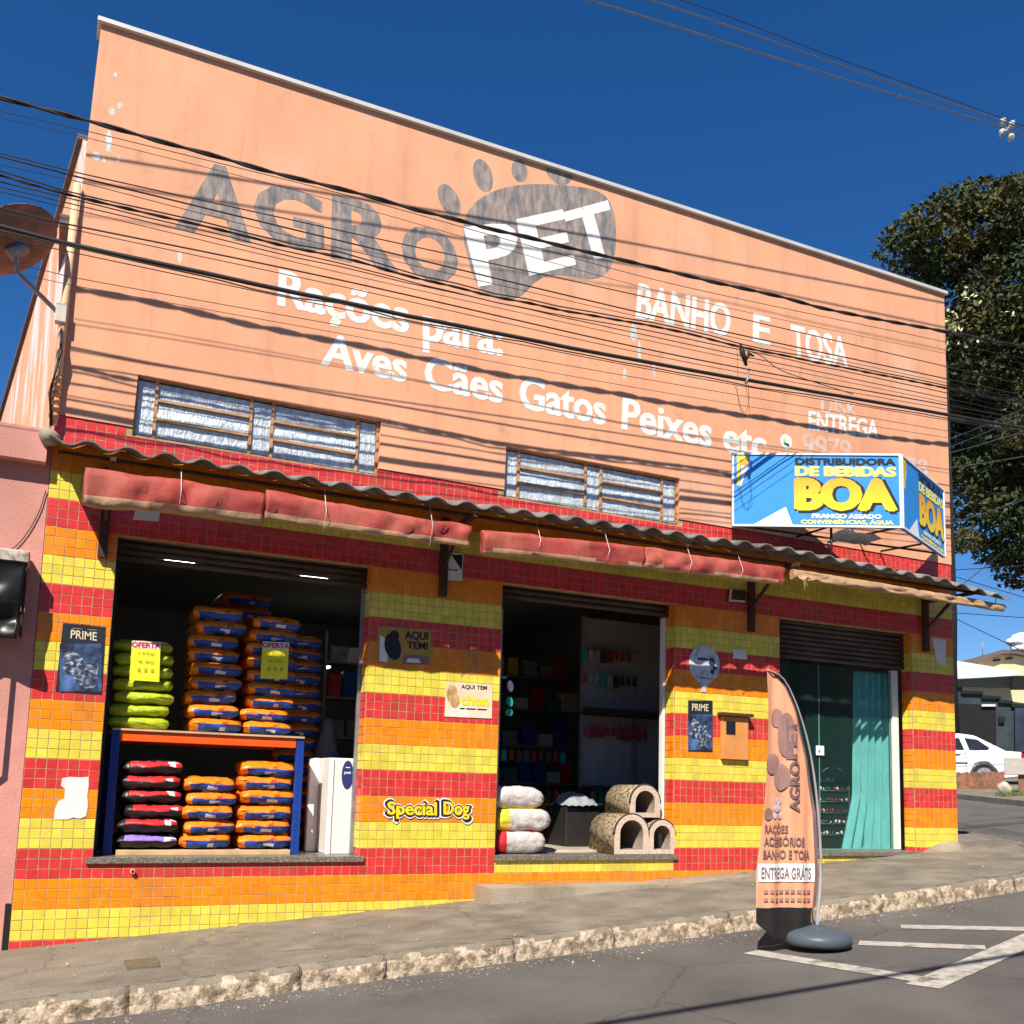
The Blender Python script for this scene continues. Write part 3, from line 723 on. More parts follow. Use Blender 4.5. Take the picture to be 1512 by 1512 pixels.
# brackets
for x in (.42, 3.30, 6.82, 9.38):
    bm = bmesh.new()
    box(bm, (x-.035, -.05, 2.72), (x+.035, -.002, 3.45)); box(bm, (x-.02, -.76, 3.29), (x+.02, -.05, 3.328))
    prism(bm, [(x-.012, -.045, 3.0), (x-.012, -.075, 3.0), (x-.012, -.45, 3.275), (x-.012, -.40, 3.288)], (.024, 0, 0))
    obj('bracket', bm, M['brown'], can)
tag(obj('mortar_lump', (lambda b_: (bmesh.ops.create_icosphere(b_, subdivisions=2, radius=.09), [setattr(v, 'co', Vector((-.03+v.co.x*.9*(1+.4*noise.noise(v.co*9)), -.12+v.co.y, 3.60+v.co.z*.8*(1+.4*noise.noise(v.co*11))))) for v in b_.verts], b_)[-1])(bmesh.new()), M['step'], can, smooth=True))

# ---- rolled awnings hanging under the canopy
def awning(x0, x1, zc0, zc1, h0, h1, d, dep, mts, seed, under=.35, sag=.02, seam=()):
    bm = bmesh.new(); n = int((x1-x0)/.028); K = 14; rings = []
    for i in range(n+1):
        t = i/n; x = x0+(x1-x0)*t; h = h0+(h1-h0)*t; zc = zc0+(zc1-zc0)*t - sag*math.sin(math.pi*t) + .016; h += .03
        ring = []
        fold = 0
        for k in range(K):
            a = 2*math.pi*k/K
            dy, dz = -math.cos(a), math.sin(a)
            nn = noise.noise(Vector((x*2.6 + dz*1.9 + seed, dz*1.2, seed)))*.7 + abs(noise.noise(Vector((x*3.6 - dz*2.6 + seed, dz*.4, seed*2))))*2.0 - .45
            s = 1 + .55*nn
            pinch = 1 - .16*math.exp(-((x-seamx(x, seam))/.03)**2) if seam else 1
            sy = (abs(dy)**.6)*math.copysign(1, dy); sz = (abs(dz)**.8)*math.copysign(1, dz)
            ring.append(bm.verts.new((x + .01*nn, -d + sy*dep*.5*(1+1.1*nn*max(0, -dy))*pinch + .012*noise.noise(Vector((x*4+seed, 2, 2))), zc + sz*h*.5*(1+.12*nn)*pinch)))
        rings.append(ring)
    for i in range(n):
        for k in range(K):
            f = bm.faces.new((rings[i][k], rings[i+1][k], rings[i+1][(k+1) % K], rings[i][(k+1) % K])); f.smooth = True
            zz = math.sin(2*math.pi*(k+.5)/K)
            f.material_index = 1 if zz < -under + .10*math.sin(i*.13+seed) else 0
    bm.faces.new(rings[0]); bm.faces.new(rings[-1][::-1])
    bmesh.ops.recalc_face_normals(bm, faces=bm.faces[:])
    return bm
def seamx(x, seam): return min(seam, key=lambda s_: abs(s_-x)) if seam else 1e9
aw = thing('rolled_awning', 'long faded red rolled-up awning hanging above the window full of feed bags', 'awning', (1.8, -.52, 3.0), 'rolled awnings under the canopy')
obj('rolled_cloth', awning(.24, 1.52, 3.07, 3.10, .25, .20, .70, .085, None, 1.3, .35, .0), [M['redcloth'], M['tancloth']], aw)
obj('rolled_cloth', awning(1.53, 3.26, 3.125, 3.105, .21, .155, .71, .075, None, 9.3, .5, .01), [M['redcloth'], M['tancloth']], aw)
bm = bmesh.new()
for x in (.9, 2.0, 2.9): tube(bm, [(x, -.70, 3.34), (x, -.79, 3.14), (x, -.72, 2.985)], .003, 4)
obj('tie_cord', bm, M['paper'], aw)
aw = thing('rolled_awning', 'red rolled-up awning with cord ties above the middle doorway', 'awning', (5.0, -.52, 3.0), 'rolled awnings under the canopy')
obj('rolled_cloth', awning(3.38, 5.01, 3.08, 3.135, .18, .17, .71, .075, None, 5.1, .55, .0, ), [M['redcloth'], M['tancloth']], aw)
obj('rolled_cloth', awning(5.02, 6.67, 3.14, 3.16, .165, .155, .71, .07, None, 15.1, .6, .0), [M['redcloth'], M['tancloth']], aw)
bm = bmesh.new()
for x in (3.9, 4.6, 5.5, 6.1): tube(bm, [(x, -.70, 3.36), (x+.01, -.782, 3.16), (x, -.72, 3.03)], .003, 4)
obj('tie_cord', bm, M['paper'], aw)
aw = thing('rolled_awning', 'thin sun-bleached rolled awning on the right with a torn end', 'awning', (8.3, -.52, 3.1), 'rolled awnings under the canopy')
obj('rolled_cloth', awning(6.78, 9.83, 3.195, 3.165, .075, .055, .71, .07, None, 25.1, 1.5, -.01), [M['tancloth'], M['tancloth']], aw)
bm = bmesh.new()
P_ = [(6.80, 3.24), (6.98, 3.22), (7.02, 3.17), (6.94, 3.16), (6.96, 3.09), (6.91, 3.14), (6.90, 3.05), (6.87, 3.15), (6.83, 3.17)]
prism(bm, [(x, -.755+.02*math.sin(x*40), z) for x, z in P_], (0, .006, 0)); obj('torn_end', bm, M['tancloth'], aw)
bm = bmesh.new(); tube(bm, [(9.72, -.7, 3.2), (9.74, -.7, 3.28), (9.76, -.68, 3.32)], .005, 5); obj('hook', bm, M['steel'], aw)

# =================================================================== NEIGHBOUR ON THE LEFT
nb = thing('pink_building', 'pink rendered neighbouring building with a flat cornice at the left edge', 'building', (-2, 2, -.3))
obj('wall', B(((-7, .01, -1.3), (-.004, 3, 3.62))), M['pink'], nb)
obj('cornice', B(((-7, -.10, 3.40), (-.035, 3.02, 3.66))), M['pink'], nb)
bm = bmesh.new(); box(bm, (-.045, -.004, -.6), (-.01, .009, .05)); obj('base_gap', bm, M['dark'], nb)
bm = bmesh.new(); pts = []
for k in range(20):
    a = k/19; pts.append((-.42+.40*a, -.004, 2.85 - .32*math.sin(a*math.pi)**.6 + .35*a))
tube(bm, pts, .004, 5)
tag(obj('slack_cable', bm, M['wire']), 'thin slack cable looping down the pink wall above the black blind', 'cable')
aw = thing('black_blind', 'black folded fabric blind with a worn pale top board on the pink wall', 'awning', (-.6, -.2, 2.2))
obj('top_board', B(((-1.6, -.22, 2.575), (-.085, -.005, 2.665)), bev=.006), mat('worn_board', (.52, .46, .38), .8, .3, 12, col2=(.2, .16, .12), c2s=9, c2pos=(.5, .62)), aw)
bm = bmesh.new()
def bfn(u, v):
    x = -1.6+1.5*u - .02*(1-v); z = 1.99+.58*v
    f = math.sin((x*4 - v*2.4)*3.4)*.045 + .05*noise.noise(Vector((x*4, v*5, 2)))
    return Vector((x, -.235 + f*(1-v)**.6*.9, z))
grid(bm, 60, 16, bfn)
bmesh.ops.solidify(bm, geom=bm.faces[:], thickness=.01)
obj('blind_cloth', bm, mat('black_vinyl', (.03, .029, .028), .30, .2, 4), aw)
bm = bmesh.new(); box(bm, (-.11, -.195, 2.03), (-.095, -.01, 2.57)); obj('side_flap', bm, M['black'], aw)
bm = bmesh.new(); tube(bm, [(-.27, -.16, 2.02), (-.27, -.16, 1.20), (-.33, -.14, 1.10), (-.42, -.12, 1.16)], .016, 6); tube(bm, [(-.62, -.16, 2.02), (-.6, -.16, 1.3)], .016, 6); obj('support_bar', bm, M['black'], aw)

# downpipe on the corner
dp = thing('downpipe', 'cream plastic downpipe running down the left corner of the peach wall', 'pipe', (-.03, -.03, 3.7))
bm = bmesh.new(); tube(bm, [(.012, -.035, 5.75), (-.01, -.045, 3.72)], .030, 12); obj('pipe', bm, M['pvc'], dp)
bm = bmesh.new()
for z in (3.78, 3.84, 3.9, 3.96, 4.02, 4.08): tube(bm, [(-.01, -.045, z), (-.01, -.045, z+.03)], .038, 12)
obj('pipe_collar', bm, mat('orange_pipe', (.80, .36, .14), .6, .1), dp)
# satellite dish
dish_c = at(16, 356, -.1); mount = at(92, 468, -.02)
dd = thing('satellite_dish', 'brown weathered satellite dish seen from behind on an arm at the left corner', 'satellite dish', tuple(mount))
nrm = Vector((-.50, .28, .82)).normalized(); bm = bmesh.new()
ax = nrm.cross(Vector((0, 0, 1))).normalized(); ay = nrm.cross(ax)
rings = []
for r_, dpt in [(a_*1.12, b_*1.3) for a_, b_ in ((0.001, -.055), (.08, -.05), (.16, -.037), (.24, -.018), (.305, 0), (.315, .004), (.305, .008), (.24, -.008), (.16, -.027), (.08, -.04), (.001, -.045))]:
    rings.append([bm.verts.new(dish_c + nrm*dpt + ax*(r_*math.cos(2*math.pi*k/40)) + ay*(r_*1.06*math.sin(2*math.pi*k/40))) for k in range(40)])
for i in range(len(rings)-1):
    for k in range(40):
        f = bm.faces.new((rings[i][k], rings[i][(k+1) % 40], rings[i+1][(k+1) % 40], rings[i+1][k])); f.smooth = True
bmesh.ops.recalc_face_normals(bm, faces=bm.faces[:])
obj('reflector', bm, M['dishm'], dd)
bk = dish_c - nrm*.10
bm = bmesh.new(); tube(bm, [mount, mount.lerp(bk - Vector((0, 0, .16)), .97), bk - Vector((0, 0, .08)), bk], .019, 8); obj('arm', bm, M['steel'], dd)
bm = bmesh.new(); tube(bm, [bk - Vector((.05, 0, .05)), bk + Vector((.04, 0, .04)), bk+nrm*.02], [.05, .06, .05], 8); obj('back_bracket', bm, M['steel'], dd)
obj('wall_plate', B(((mount.x-.05, -.09, mount.z-.07), (mount.x+.03, -.012, mount.z+.08)), bev=.004), mat('plate_pale', (.55, .5, .45), .6, .1), dd)
bm = bmesh.new(); tube(bm, [mount+Vector((.0, -.03, -.05)), (.0, -.1, 4.3), (-.05, -.10, 3.95), (-.02, -.09, 3.70)], .012, 6); obj('lead_cable', bm, M['wire'], dd)

# =================================================================== OVERHEAD WIRES
GW = 'overhead cables crossing in front of the wall'
def ext(pts, xl=-9, xr=26):
    a, b = pts[0], pts[1]; c, d = pts[-2], pts[-1]
    if pts[0].x > xl: pts = [a + (a-b)*((a.x-xl)/(b.x-a.x))] + pts
    if pts[-1].x < xr: pts = pts + [d + (d-c)*((xr-d.x)/(d.x-c.x))]
    return pts
def dense(pts, step=.25):
    out = []
    n = len(pts)
    for i in range(n-1):
        p0, p1, p2, p3 = pts[max(i-1, 0)], pts[i], pts[i+1], pts[min(i+2, n-1)]
        k = max(1, int((p2-p1).length/step))
        for j in range(k):
            t = j/k
            # monotone-ish cubic with limited tangents
            m1 = (p2-p0)*.5 if i > 0 else (p2-p1); m2 = (p3-p1)*.5 if i < n-2 else (p2-p1)
            L_ = (p2-p1).length
            if m1.length > 1.5*L_: m1 = m1.normalized()*L_
            if m2.length > 1.5*L_: m2 = m2.normalized()*L_
            h = (2*t**3-3*t*t+1, t**3-2*t*t+t, -2*t**3+3*t*t, t**3-t*t)
            out.append(p1*h[0] + m1*h[1] + p2*h[2] + m2*h[3])
    out.append(pts[-1]); return out
def wire(pp, d, r, label, mt='wire', twist=0, wob=0, cat='cable'):
    d *= 1.17
    pts = dense(ext([at(x, y, -d) for x, y in pp]), .12 if twist else .3)
    if wob: pts = [p + Vector((0, wob*noise.noise(Vector((p.x*2.1, d*9, 1))), wob*noise.noise(Vector((p.x*1.7, d*5, 7))))) for p in pts]
    bm = bmesh.new()
    if twist:
        for s in (0, math.pi):
            tube(bm, [p + Vector((0, math.cos(p.x*twist+s), math.sin(p.x*twist+s)))*r*.9 for p in pts], r, 5)
    else: tube(bm, pts, r, 5)
    o = obj('overhead_cable', bm, M[mt], loc=tuple(pts[len(pts)//2]))
    return tag(o, label, cat, GW)
wire([(0, 144), (130, 178), (231, 206), (364, 243), (500, 278), (712, 335), (764, 347), (1000, 403.5), (1170, 443), (1240, 461), (1396, 490)], .62, .011, 'thick twisted pair cable, the uppermost of those in front of the wall', twist=9, wob=.01)
wire([(0, 164), (130, 194), (500, 285), (764, 358), (1000, 421), (1396, 505)], .70, .0032, 'thin wire just below the thick twisted upper cable')
wire([(0, 174), (130, 204), (500, 298), (1000, 437), (1396, 522)], .66, .0025, 'very thin wire, second below the thick twisted upper cable')
wire([(0, 226), (110, 254), (500, 340), (1000, 449), (1396, 541)], .66, .005, 'black wire crossing the middle of the big grey letters, upper of a close pair')
wire([(0, 231), (110, 260), (500, 355), (1000, 474), (1396, 559)], .64, .0065, 'black wire crossing the middle of the big grey letters, lower of a close pair')
wire([(0, 243), (110, 267), (500, 366), (1000, 480), (1396, 565)], .70, .003, 'thin wire just above the thick bundle below the grey letters')
wire([(0, 258), (100, 287), (500, 380), (731, 438), (1000, 489), (1098, 513), (1396, 573)], .65, .0075, 'lashed cable bundle passing below the big grey letters', twist=14, wob=.012)
wire([(0, 252), (100, 283), (500, 374), (731, 433), (1000, 484), (1098, 508), (1396, 569)], .68, .006, 'sagging telephone line resting on the lashed bundle', wob=.02)
wire([(0, 268), (500, 388), (731, 446), (1000, 497), (1396, 580)], .62, .005, 'first wire below the lashed bundle', wob=.012)
wire([(0, 276), (500, 394), (1000, 505), (1396, 588)], .67, .0045, 'second wire below the lashed bundle', wob=.008)
wire([(0, 283), (500, 402), (1000, 512), (1396, 594)], .65, .003, 'third and thinnest wire below the lashed bundle')
wire([(0, 307), (75, 326), (500, 413), (1000, 525), (1396, 598)], .66, .0065, 'dark wire running above the thickest black cable')
wire([(0, 314), (75, 332), (500, 422), (1000, 532), (1396, 604)], .63, .0035, 'thin wire squeezed just above the thickest black cable')
wire([(0, 334), (100, 360), (245, 391), (500, 445), (712, 488), (1000, 543), (1396, 612)], .64, .019, 'thickest black cable crossing the lettering from left to right', wob=.006)
wire([(0, 350), (245, 402), (500, 455), (1000, 553), (1396, 620)], .66, .004, 'thin wire just under the thickest black cable')
wire([(0, 340), (245, 397), (500, 451), (1000, 550), (1396, 617)], .69, .006, 'slack line hugging the underside of the thickest black cable', wob=.025)
wire([(0, 383), (100, 408), (500, 480), (1000, 568), (1396, 636)], .66, .003, 'thin wire second below the thickest black cable')
wire([(0, 398), (100, 420), (500, 492), (1000, 583), (1396, 646)], .66, .0025, 'lowest thin wire in front of the painted words')
wire([(-300, -330), (870, 0), (1100, 72), (1478, 188), (1512, 202)], .95, .0085, 'grey power line in the sky at top right, lower one', 'alu', cat='power line')
wire([(-300, -370), (960, 0), (1200, 82), (1480, 179), (1512, 190)], 1.10, .0075, 'grey power line in the sky at top right, upper one', 'alu', cat='power line')
wire([(-300, -380), (1005, 0), (1220, 80), (1484, 176), (1512, 187)], 1.22, .004, 'thin dark line beside the upper power line at top right', 'wire', cat='power line')
# insulating spacer on the power lines
c_ = at(1486, 190, -1.2)
sp = thing('line_spacer', 'pale porcelain spacer clamping the power lines together at top right', 'insulator', tuple(c_))
for (px, py) in ((1481, 180), (1494, 184), (1480, 196), (1493, 203)):
    q = at(px, py, -1.2); bm = bmesh.new()
    lathe(bm, [(.012, -.04), (.035, -.03), (.03, -.01), (.042, 0), (.03, .012), (.034, .03), (.012, .04)], q, 12)
    obj('insulator', bm, mat('porcelain', (.45, .44, .42), .3, .2, 9) if px == 1481 else bpy.data.materials['porcelain'], sp)
bm = bmesh.new(); tube(bm, [at(1478, 176, -1.2), at(1496, 207, -1.2)], .012, 6); tube(bm, [at(1498, 178, -1.2), at(1478, 202, -1.2)], .012, 6); obj('clamp_bar', bm, M['steel'], sp)
# splice hardware and dangling loop on the bundle
q = at(1097, 520, -.765)
sp = thing('cable_splice', 'black splice box with dangling wire loops on the cable bundle', 'cable splice', tuple(q))
bm = bmesh.new(); tube(bm, [at(1093, 508, -.765), at(1096, 520, -.765), at(1102, 540, -.765)], [.012, .028, .014], 8); tube(bm, [at(1099, 536, -.765), at(1106, 522, -.765), at(1113, 526, -.765)], [.012, .022, .008], 7); obj('splice_body', bm, M['black'], sp)
bm = bmesh.new(); tube(bm, [at(1106, 543, -.765), at(1104, 560, -.765), at(1101, 566, -.765)], [.008, .012, .014], 6); obj('clamp', bm, M['steel'], sp)
bm = bmesh.new()
tube(bm, dense([at(x, y, -.765) for x, y in ((1084, 566), (1090, 585), (1094, 602), (1100, 613), (1104, 602), (1106, 585), (1104, 566))], .05), .003, 4)
tube(bm, dense([at(x, y, -.765) for x, y in ((1088, 566), (1091, 598), (1099, 614), (1107, 612), (1105, 590), (1101, 568))], .05), .0025, 4)
tube(bm, dense([at(x, y, -.765) for x, y in ((1088, 508), (1089, 540), (1090, 562))], .05), .0025, 4)
tube(bm, dense([at(x, y, -.765) for x, y in ((1110, 520), (1125, 526), (1150, 545), (1190, 560), (1260, 582))], .05), .005, 4)
obj('wire_loop', bm, M['wire'], sp)
# service drops beyond the right corner
for (a, b, t0, t1, r_, lb) in (((1398, 650), (1512, 603), 14, 12, .006, 'topmost of the pale service wires in front of the tree'), ((1398, 662), (1512, 614), 14, 12, .006, 'second from the top of the pale service wires in front of the tree'), ((1398, 670), (1512, 637), 14, 12, .007, 'third pale service wire in front of the tree, above a wide gap'), ((1398, 691), (1512, 674), 14, 12, .007, 'nearly level pale service wire in front of the tree'), ((1398, 775), (1512, 738), 14, 12, .009, 'lowest pale service wire rising to the right in front of the tree')):
    p, q = far(*a, t0), far(*b, t1); q2 = q + (q-p)*1.2; p2 = p - (q-p)*.3
    bm = bmesh.new(); tube(bm, [p2, p, p.lerp(q, .5)-Vector((0, 0, .01)), q, q2], r_, 5)
    tag(obj('service_wire', bm, M['alu'], loc=tuple(p)), lb, 'cable', 'service wires beyond the right corner')
for (a, b, lb) in (((1405, 842), (1512, 835), 'highest thin line in the gap of sky under the tree'), ((1412, 852), (1512, 882), 'thin line sloping down through the gap of sky under the tree'), ((1412, 905), (1512, 912), 'nearly level thin line in the sky right of the canopy'), ((1414, 915), (1512, 962), 'thin line sloping down to the cream house roof'), ((1413, 870), (1460, 832), 'short dark line climbing into the tree crown')):
    p, q = far(*a, 24), far(*b, 24); bm = bmesh.new(); tube(bm, [p-(q-p)*.1, p, q, q+(q-p)*.5], .010, 4)
    tag(obj('distant_wire', bm, M['wire'], loc=tuple(p)), lb, 'cable', 'distant wires under the tree')

# =================================================================== BOXED ADVERTISING SIGN
SL, SA, SR = Vector((6.48, -.13)), Vector((8.02, -.97)), Vector((9.23, -.46)); SZ0, SZ1 = 3.80, 4.60; RZ0, RZ1 = 3.70, 4.50
sg = thing('corner_sign', 'blue wedge-shaped drinks shop sign reading BOA above the canopy', 'sign', (8.0, -.5, 3.8))
def V3(p, z): return Vector((p.x, p.y, z))
def panel(name, A, Bp, za, zb, za2, zb2, side):
    n = Vector(((Bp-A).y, -(Bp-A).x, 0)).normalized()
    def P(u, v, o=0): return V3(A.lerp(Bp, u), 0) + Vector((0, 0, (za*(1-u)+za2*u)*(1-v) + (zb*(1-u)+zb2*u)*v)) + n*o
    bm = bmesh.new(); prism(bm, [P(0, 0), P(1, 0), P(1, 1), P(0, 1)], -n*.03, 0)
    pn = obj(name, bm, M['bluesign'], sg); WL[pn.name] = WL[sg.name]
    bm = bmesh.new(); t = .018
    for (u0, v0, u1, v1) in ((0, 0, 1, .025), (0, .975, 1, 1), (0, .0255, .012, .9745), (.988, .0255, 1, .9745)):
        prism(bm, [P(u0, v0, .001), P(u1, v0, .001), P(u1, v1, .001), P(u0, v1, .001)], n*.012)
    obj('sign_frame', bm, M['sign_white'], pn)
    def tx(s, u0, v0, u1, v1, mt, o=.004, bold=.06, nm='sign_lettering', fit='box'):
        bm = bmesh.new(); lettering(bm, s, P(u0, v0, o), P(u1, v0, o), P(u0, v1, o), P(u1, v1, o), bold=bold, fit=fit); obj(nm, bm, M[mt], pn)
    tx('DISTRIBUIDORA', .38, .845, .968, .935, 'ink'); tx('DE BEBIDAS', .38, .69, .968, .82, 'signlem', bold=.07)
    tx('BOA', .395, .215, .975, .655, 'ink', .003, .11); tx('BOA', .385, .235, .962, .655, 'signgrad', .006, .075)
    tx('FRANGO ASSADO', .475, .12, .88, .18, 'sign_white', bold=.07); tx('CONVENIÊNCIAS, ÁGUA', .41, .035, .95, .11, 'signlem', bold=.06)
    bm = bmesh.new()
    outline_mesh(bm, [P(u, v, .004) for u, v in ((.03, .55), (.048, .55), (.05, .90), (.10, .90), (.10, .96), (.03, .96))]); obj('printed_patch', bm, M['signyel'], pn)
    bm = bmesh.new(); outline_mesh(bm, [P(u, v, .004) for u, v in ((.052, .53), (.10, .83), (.052, .83))]); obj('printed_patch', bm, M['sign_white'], pn)
    bm = bmesh.new(); outline_mesh(bm, [P(u, v, .004) for u, v in ((.13, .03), (.36, .03), (.32, .27))]); obj('printed_patch', bm, M['sign_white'], pn)
    bm = bmesh.new(); outline_mesh(bm, [P(u, v, .0045) for u, v in ((.052, .835), (.10, .835), (.10, .895), (.052, .895))]); obj('printed_patch', bm, M['signorg'], pn)
panel('front_panel', SL, SA, SZ0, SZ1, SZ0, SZ1, 0)
panel('side_panel', SA+Vector((.012, .0)), SR, SZ0, SZ1, RZ0+.04, RZ1+.04, 1)
bm = bmesh.new()
tube(bm, [V3(SA, 3.82)+Vector((0, .08, 0)), (7.9, -.02, 3.84)], .012, 6); tube(bm, [V3(SA, 4.56)+Vector((0, .08, 0)), (7.9, -.02, 4.56)], .012, 6)
tube(bm, [(7.45, -.58, 3.84), (7.45, -.02, 3.84)], .012, 6); tube(bm, [(7.45, -.55, 3.84), (7.45, -.55, 3.45)], .014, 6); tube(bm, [(8.7, -.6, 3.8), (8.7, -.02, 3.84)], .012, 6)
tube(bm, [V3(SL, 3.83)+Vector((.05, .04, 0)), V3(SR, 3.78)], .012, 6)
obj('support_frame', bm, M['black'], sg)
bm = bmesh.new(); grid(bm, 12, 6, lambda u, v: Vector((7.55+.6*u, -.62+.3*v, 3.80+.05*noise.noise(Vector((u*5, v*5, 3)))-.03*v))); obj('crumpled_film', bm, M['foil'], sg)

# =================================================================== NOTICES, POSTERS, BOXES ON THE WALL
YW = -.002
def plate(name, label, cat, pts, mt, th=.004, y=0.0, loc=None, group=None):
    P_ = [at(px, py, y) for px, py in pts]
    c = sum(P_, Vector())/len(P_)
    t = thing(name, label, cat, tuple(c), group)
    bm = bmesh.new(); prism(bm, [p for p in P_], (0, -th, 0)); obj('sheet', bm, mt, t)
    return t
def wolf(t, px0, py0, px1, py1, s, y):
    bm = bmesh.new(); P_ = [at(px0+(px1-px0)*u, py0+(py1-py0)*v, y+.0012) for u, v in ((.03, .28), (.97, .28), (.97, .97), (.03, .97))]; outline_mesh(bm, P_)
    obj('printed_backdrop', bm, M['wolfbg'], t)
    # printed animal heads : soft pale shapes on night blue
    bm = bmesh.new()
    for (cx, cy, rx, ry, tl_) in ((.36, .50, .24, .10, .5), (.30, .62, .22, .12, -.2), (.70, .70, .20, .17, .1), (.62, .80, .25, .12, .3)):
        pts = []
        for k in range(22):
            a = 2*math.pi*k/22; rr = 1+.35*noise.noise(Vector((math.cos(a)*2, math.sin(a)*2, cx*9+s)))
            u = cx+rr*(rx*math.cos(a)*math.cos(tl_)-ry*math.sin(a)*math.sin(tl_)); v = cy+rr*(rx*math.cos(a)*math.sin(tl_)*.7+ry*math.sin(a)*math.cos(tl_))
            u = min(.97, max(.03, u)); v = min(.97, max(.3, v))
            pts.append(at(px0+(px1-px0)*u, py0+(py1-py0)*v, y))
        outline_mesh(bm, pts)
        y -= .0006
    obj('printed_picture', bm, M['wolf'], t)
t = plate('poster', 'dark blue dog food poster on the left pillar beside the big window', 'poster', ((82, 1020), (150, 1025), (156, 926), (93, 920)), M['inkblue'], .004, .002)
wolf(t, 86, 922, 152, 1024, 1, -.005)
bm = bmesh.new(); wallq(bm, 'PRIME', ((104, 942), (143, 946), (105, 930), (143, 934)), -.0035, bold=.01)
wallq(bm, '—  —', ((107, 929), (143, 932), (107, 925), (143, 928)), -.0035, bold=.0); obj('poster_lettering', bm, M['gold'], t)
t = plate('poster', 'narrow dark blue dog food poster between the middle and right doorways', 'poster', ((1016, 1109), (1052, 1110), (1052, 1035), (1016, 1034)), M['inkblue'], .004, .002)
wolf(t, 1015, 1033, 1053, 1110, 2, -.005)
bm = bmesh.new(); wallq(bm, 'PRIME', ((1022, 1049), (1046, 1050), (1022, 1039), (1046, 1040)), -.0035, bold=.01); obj('poster_lettering', bm, M['gold'], t)
t = plate('notice', 'mustard AQUI TEM notice with a dark figure on the tiled pillar', 'sign', ((557, 979), (636, 982), (637, 929), (558, 925)), M['olive'], .004, .002)
bm = bmesh.new(); wallq(bm, 'AQUI', ((598, 943), (632, 945), (598, 932), (632, 934)), -.0035, bold=.04); wallq(bm, 'TEM!', ((601, 957), (632, 959), (601, 947), (632, 949)), -.0035, bold=.04)
c_ = at(580, 955, -.0035); outline_mesh(bm, [Vector(p) for p in ell(c_.x, c_.z, .075, .12, .3, -.0035)]); outline_mesh(bm, [Vector(p) for p in ell(c_.x+.01, c_.z+.10, .045, .05, 0, -.0036)])
obj('notice_lettering', bm, M['ink'], t)
bm = bmesh.new(); outline_mesh(bm, [at(x, y, -.0034) for x, y in ((594, 980), (633, 981), (633, 968), (596, 967))]); obj('printed_patch', bm, M['flagprint'], t)
bm = bmesh.new(); outline_mesh(bm, [at(x, y, -.0034) for x, y in ((560, 976), (572, 978), (574, 945), (561, 938))]); obj('printed_patch', bm, M['paper'], t)
bm = bmesh.new(); outline_mesh(bm, [at(x, y, -.0040) for x, y in ((600, 978), (622, 979), (618, 973), (602, 972))]); obj('printed_patch', bm, M['paper'], t)
t = plate('notice', 'cream AQUI TEM notice with golden print, lower right on the tiled pillar', 'sign', ((656, 1058), (726, 1061), (727, 1011), (659, 1007)), M['cream'], .004, .002)
bm = bmesh.new(); wallq(bm, 'AQUI TEM', ((681, 1016.5), (719, 1018.5), (681, 1011), (719, 1013)), -.0035, bold=.03)
wallq(bm, '— —— ——', ((679, 1047), (719, 1049), (679, 1045), (719, 1047)), -.0035, bold=0, fit='box'); obj('notice_lettering', bm, M['ink'], t)
bm = bmesh.new()
wallq(bm, 'chon', ((681, 1041), (721, 1043), (681, 1026), (721, 1028)), -.0036, bold=.06, fit='box'); obj('notice_lettering', bm, M['signyel'], t)
bm = bmesh.new()
for (cx, cy, rx, rz) in ((668, 1020, .045, .055), (671, 1034, .05, .07), (664, 1028, .03, .06)):
    c_ = at(cx, cy, -.0034); outline_mesh(bm, [Vector(p) for p in ell(c_.x, c_.z, rx, rz, .2, -.0034-.0003*cx/700)])
obj('printed_animal', bm, mat('golden_fur', (.52, .30, .12), .8, .4, 20), t)
# Special Dog lettering
c_ = at(630, 1195); t = thing('shop_logo', 'yellow cut-out letters with black and white outline on the pillar', 'sign', tuple(c_))
for (bo, mt, yy) in ((.20, 'sign_white', -.0040), (.14, 'ink', -.0055), (.02, 'signyel', -.0072)):
    bm = bmesh.new(); g = (0, 0) if bo < .1 else ((2.2, 2.0) if bo < .18 else (3.2, 3.0))
    for s_, x0, x1 in (('Special', 572, 645), ('Dog', 655, 693)):
        wallq(bm, s_, ((x0-g[0], 1202+g[1]), (x1+g[0], 1203.5+g[1]), (x0-g[0], 1184-g[1]), (x1+g[0], 1185-g[1])), yy, bold={.20: .12, .14: .085, .02: .03}[bo])
    obj('cut_out_letters', bm, M[mt], t)
# torn paper on the left pillar
bm = bmesh.new()
prism(bm, [at(x, y, .002) for x, y in ((80, 1210), (81, 1195), (86, 1183), (95, 1179), (96, 1165), (90, 1160), (92, 1149), (104, 1147), (118, 1148), (131, 1147), (131, 1160), (129, 1175), (130, 1190), (127, 1205), (118, 1209), (108, 1207), (100, 1210))], (0, -.003, 0))
tag(obj('torn_paper', bm, M['paper']), 'torn white paper stuck on the striped left pillar', 'paper')
t = plate('paper_notice', 'grey paper notice half in shade on the right corner pillar', 'paper', ((1383, 978), (1396, 984), (1396, 944), (1376, 942)), M['paper'], .003, .002)
t = plate('door_plate', 'small white plate high up in the canopy shade, right of the balloon sticker', 'sign', ((1082, 972), (1103, 974), (1101, 961), (1083, 958)), M['paper'], .006, .002)
t = plate('paper_notice', 'pale paper notice tucked behind the awning over the left window', 'paper', ((196, 767), (234, 770), (237, 756), (200, 752)), M['paper'], .003, .002)
t = plate('hanging_notice', 'white notice with black flash hanging by the second bracket', 'sign', ((657, 856), (682, 858), (684, 818), (658, 815)), M['paper'], .003, -.02)
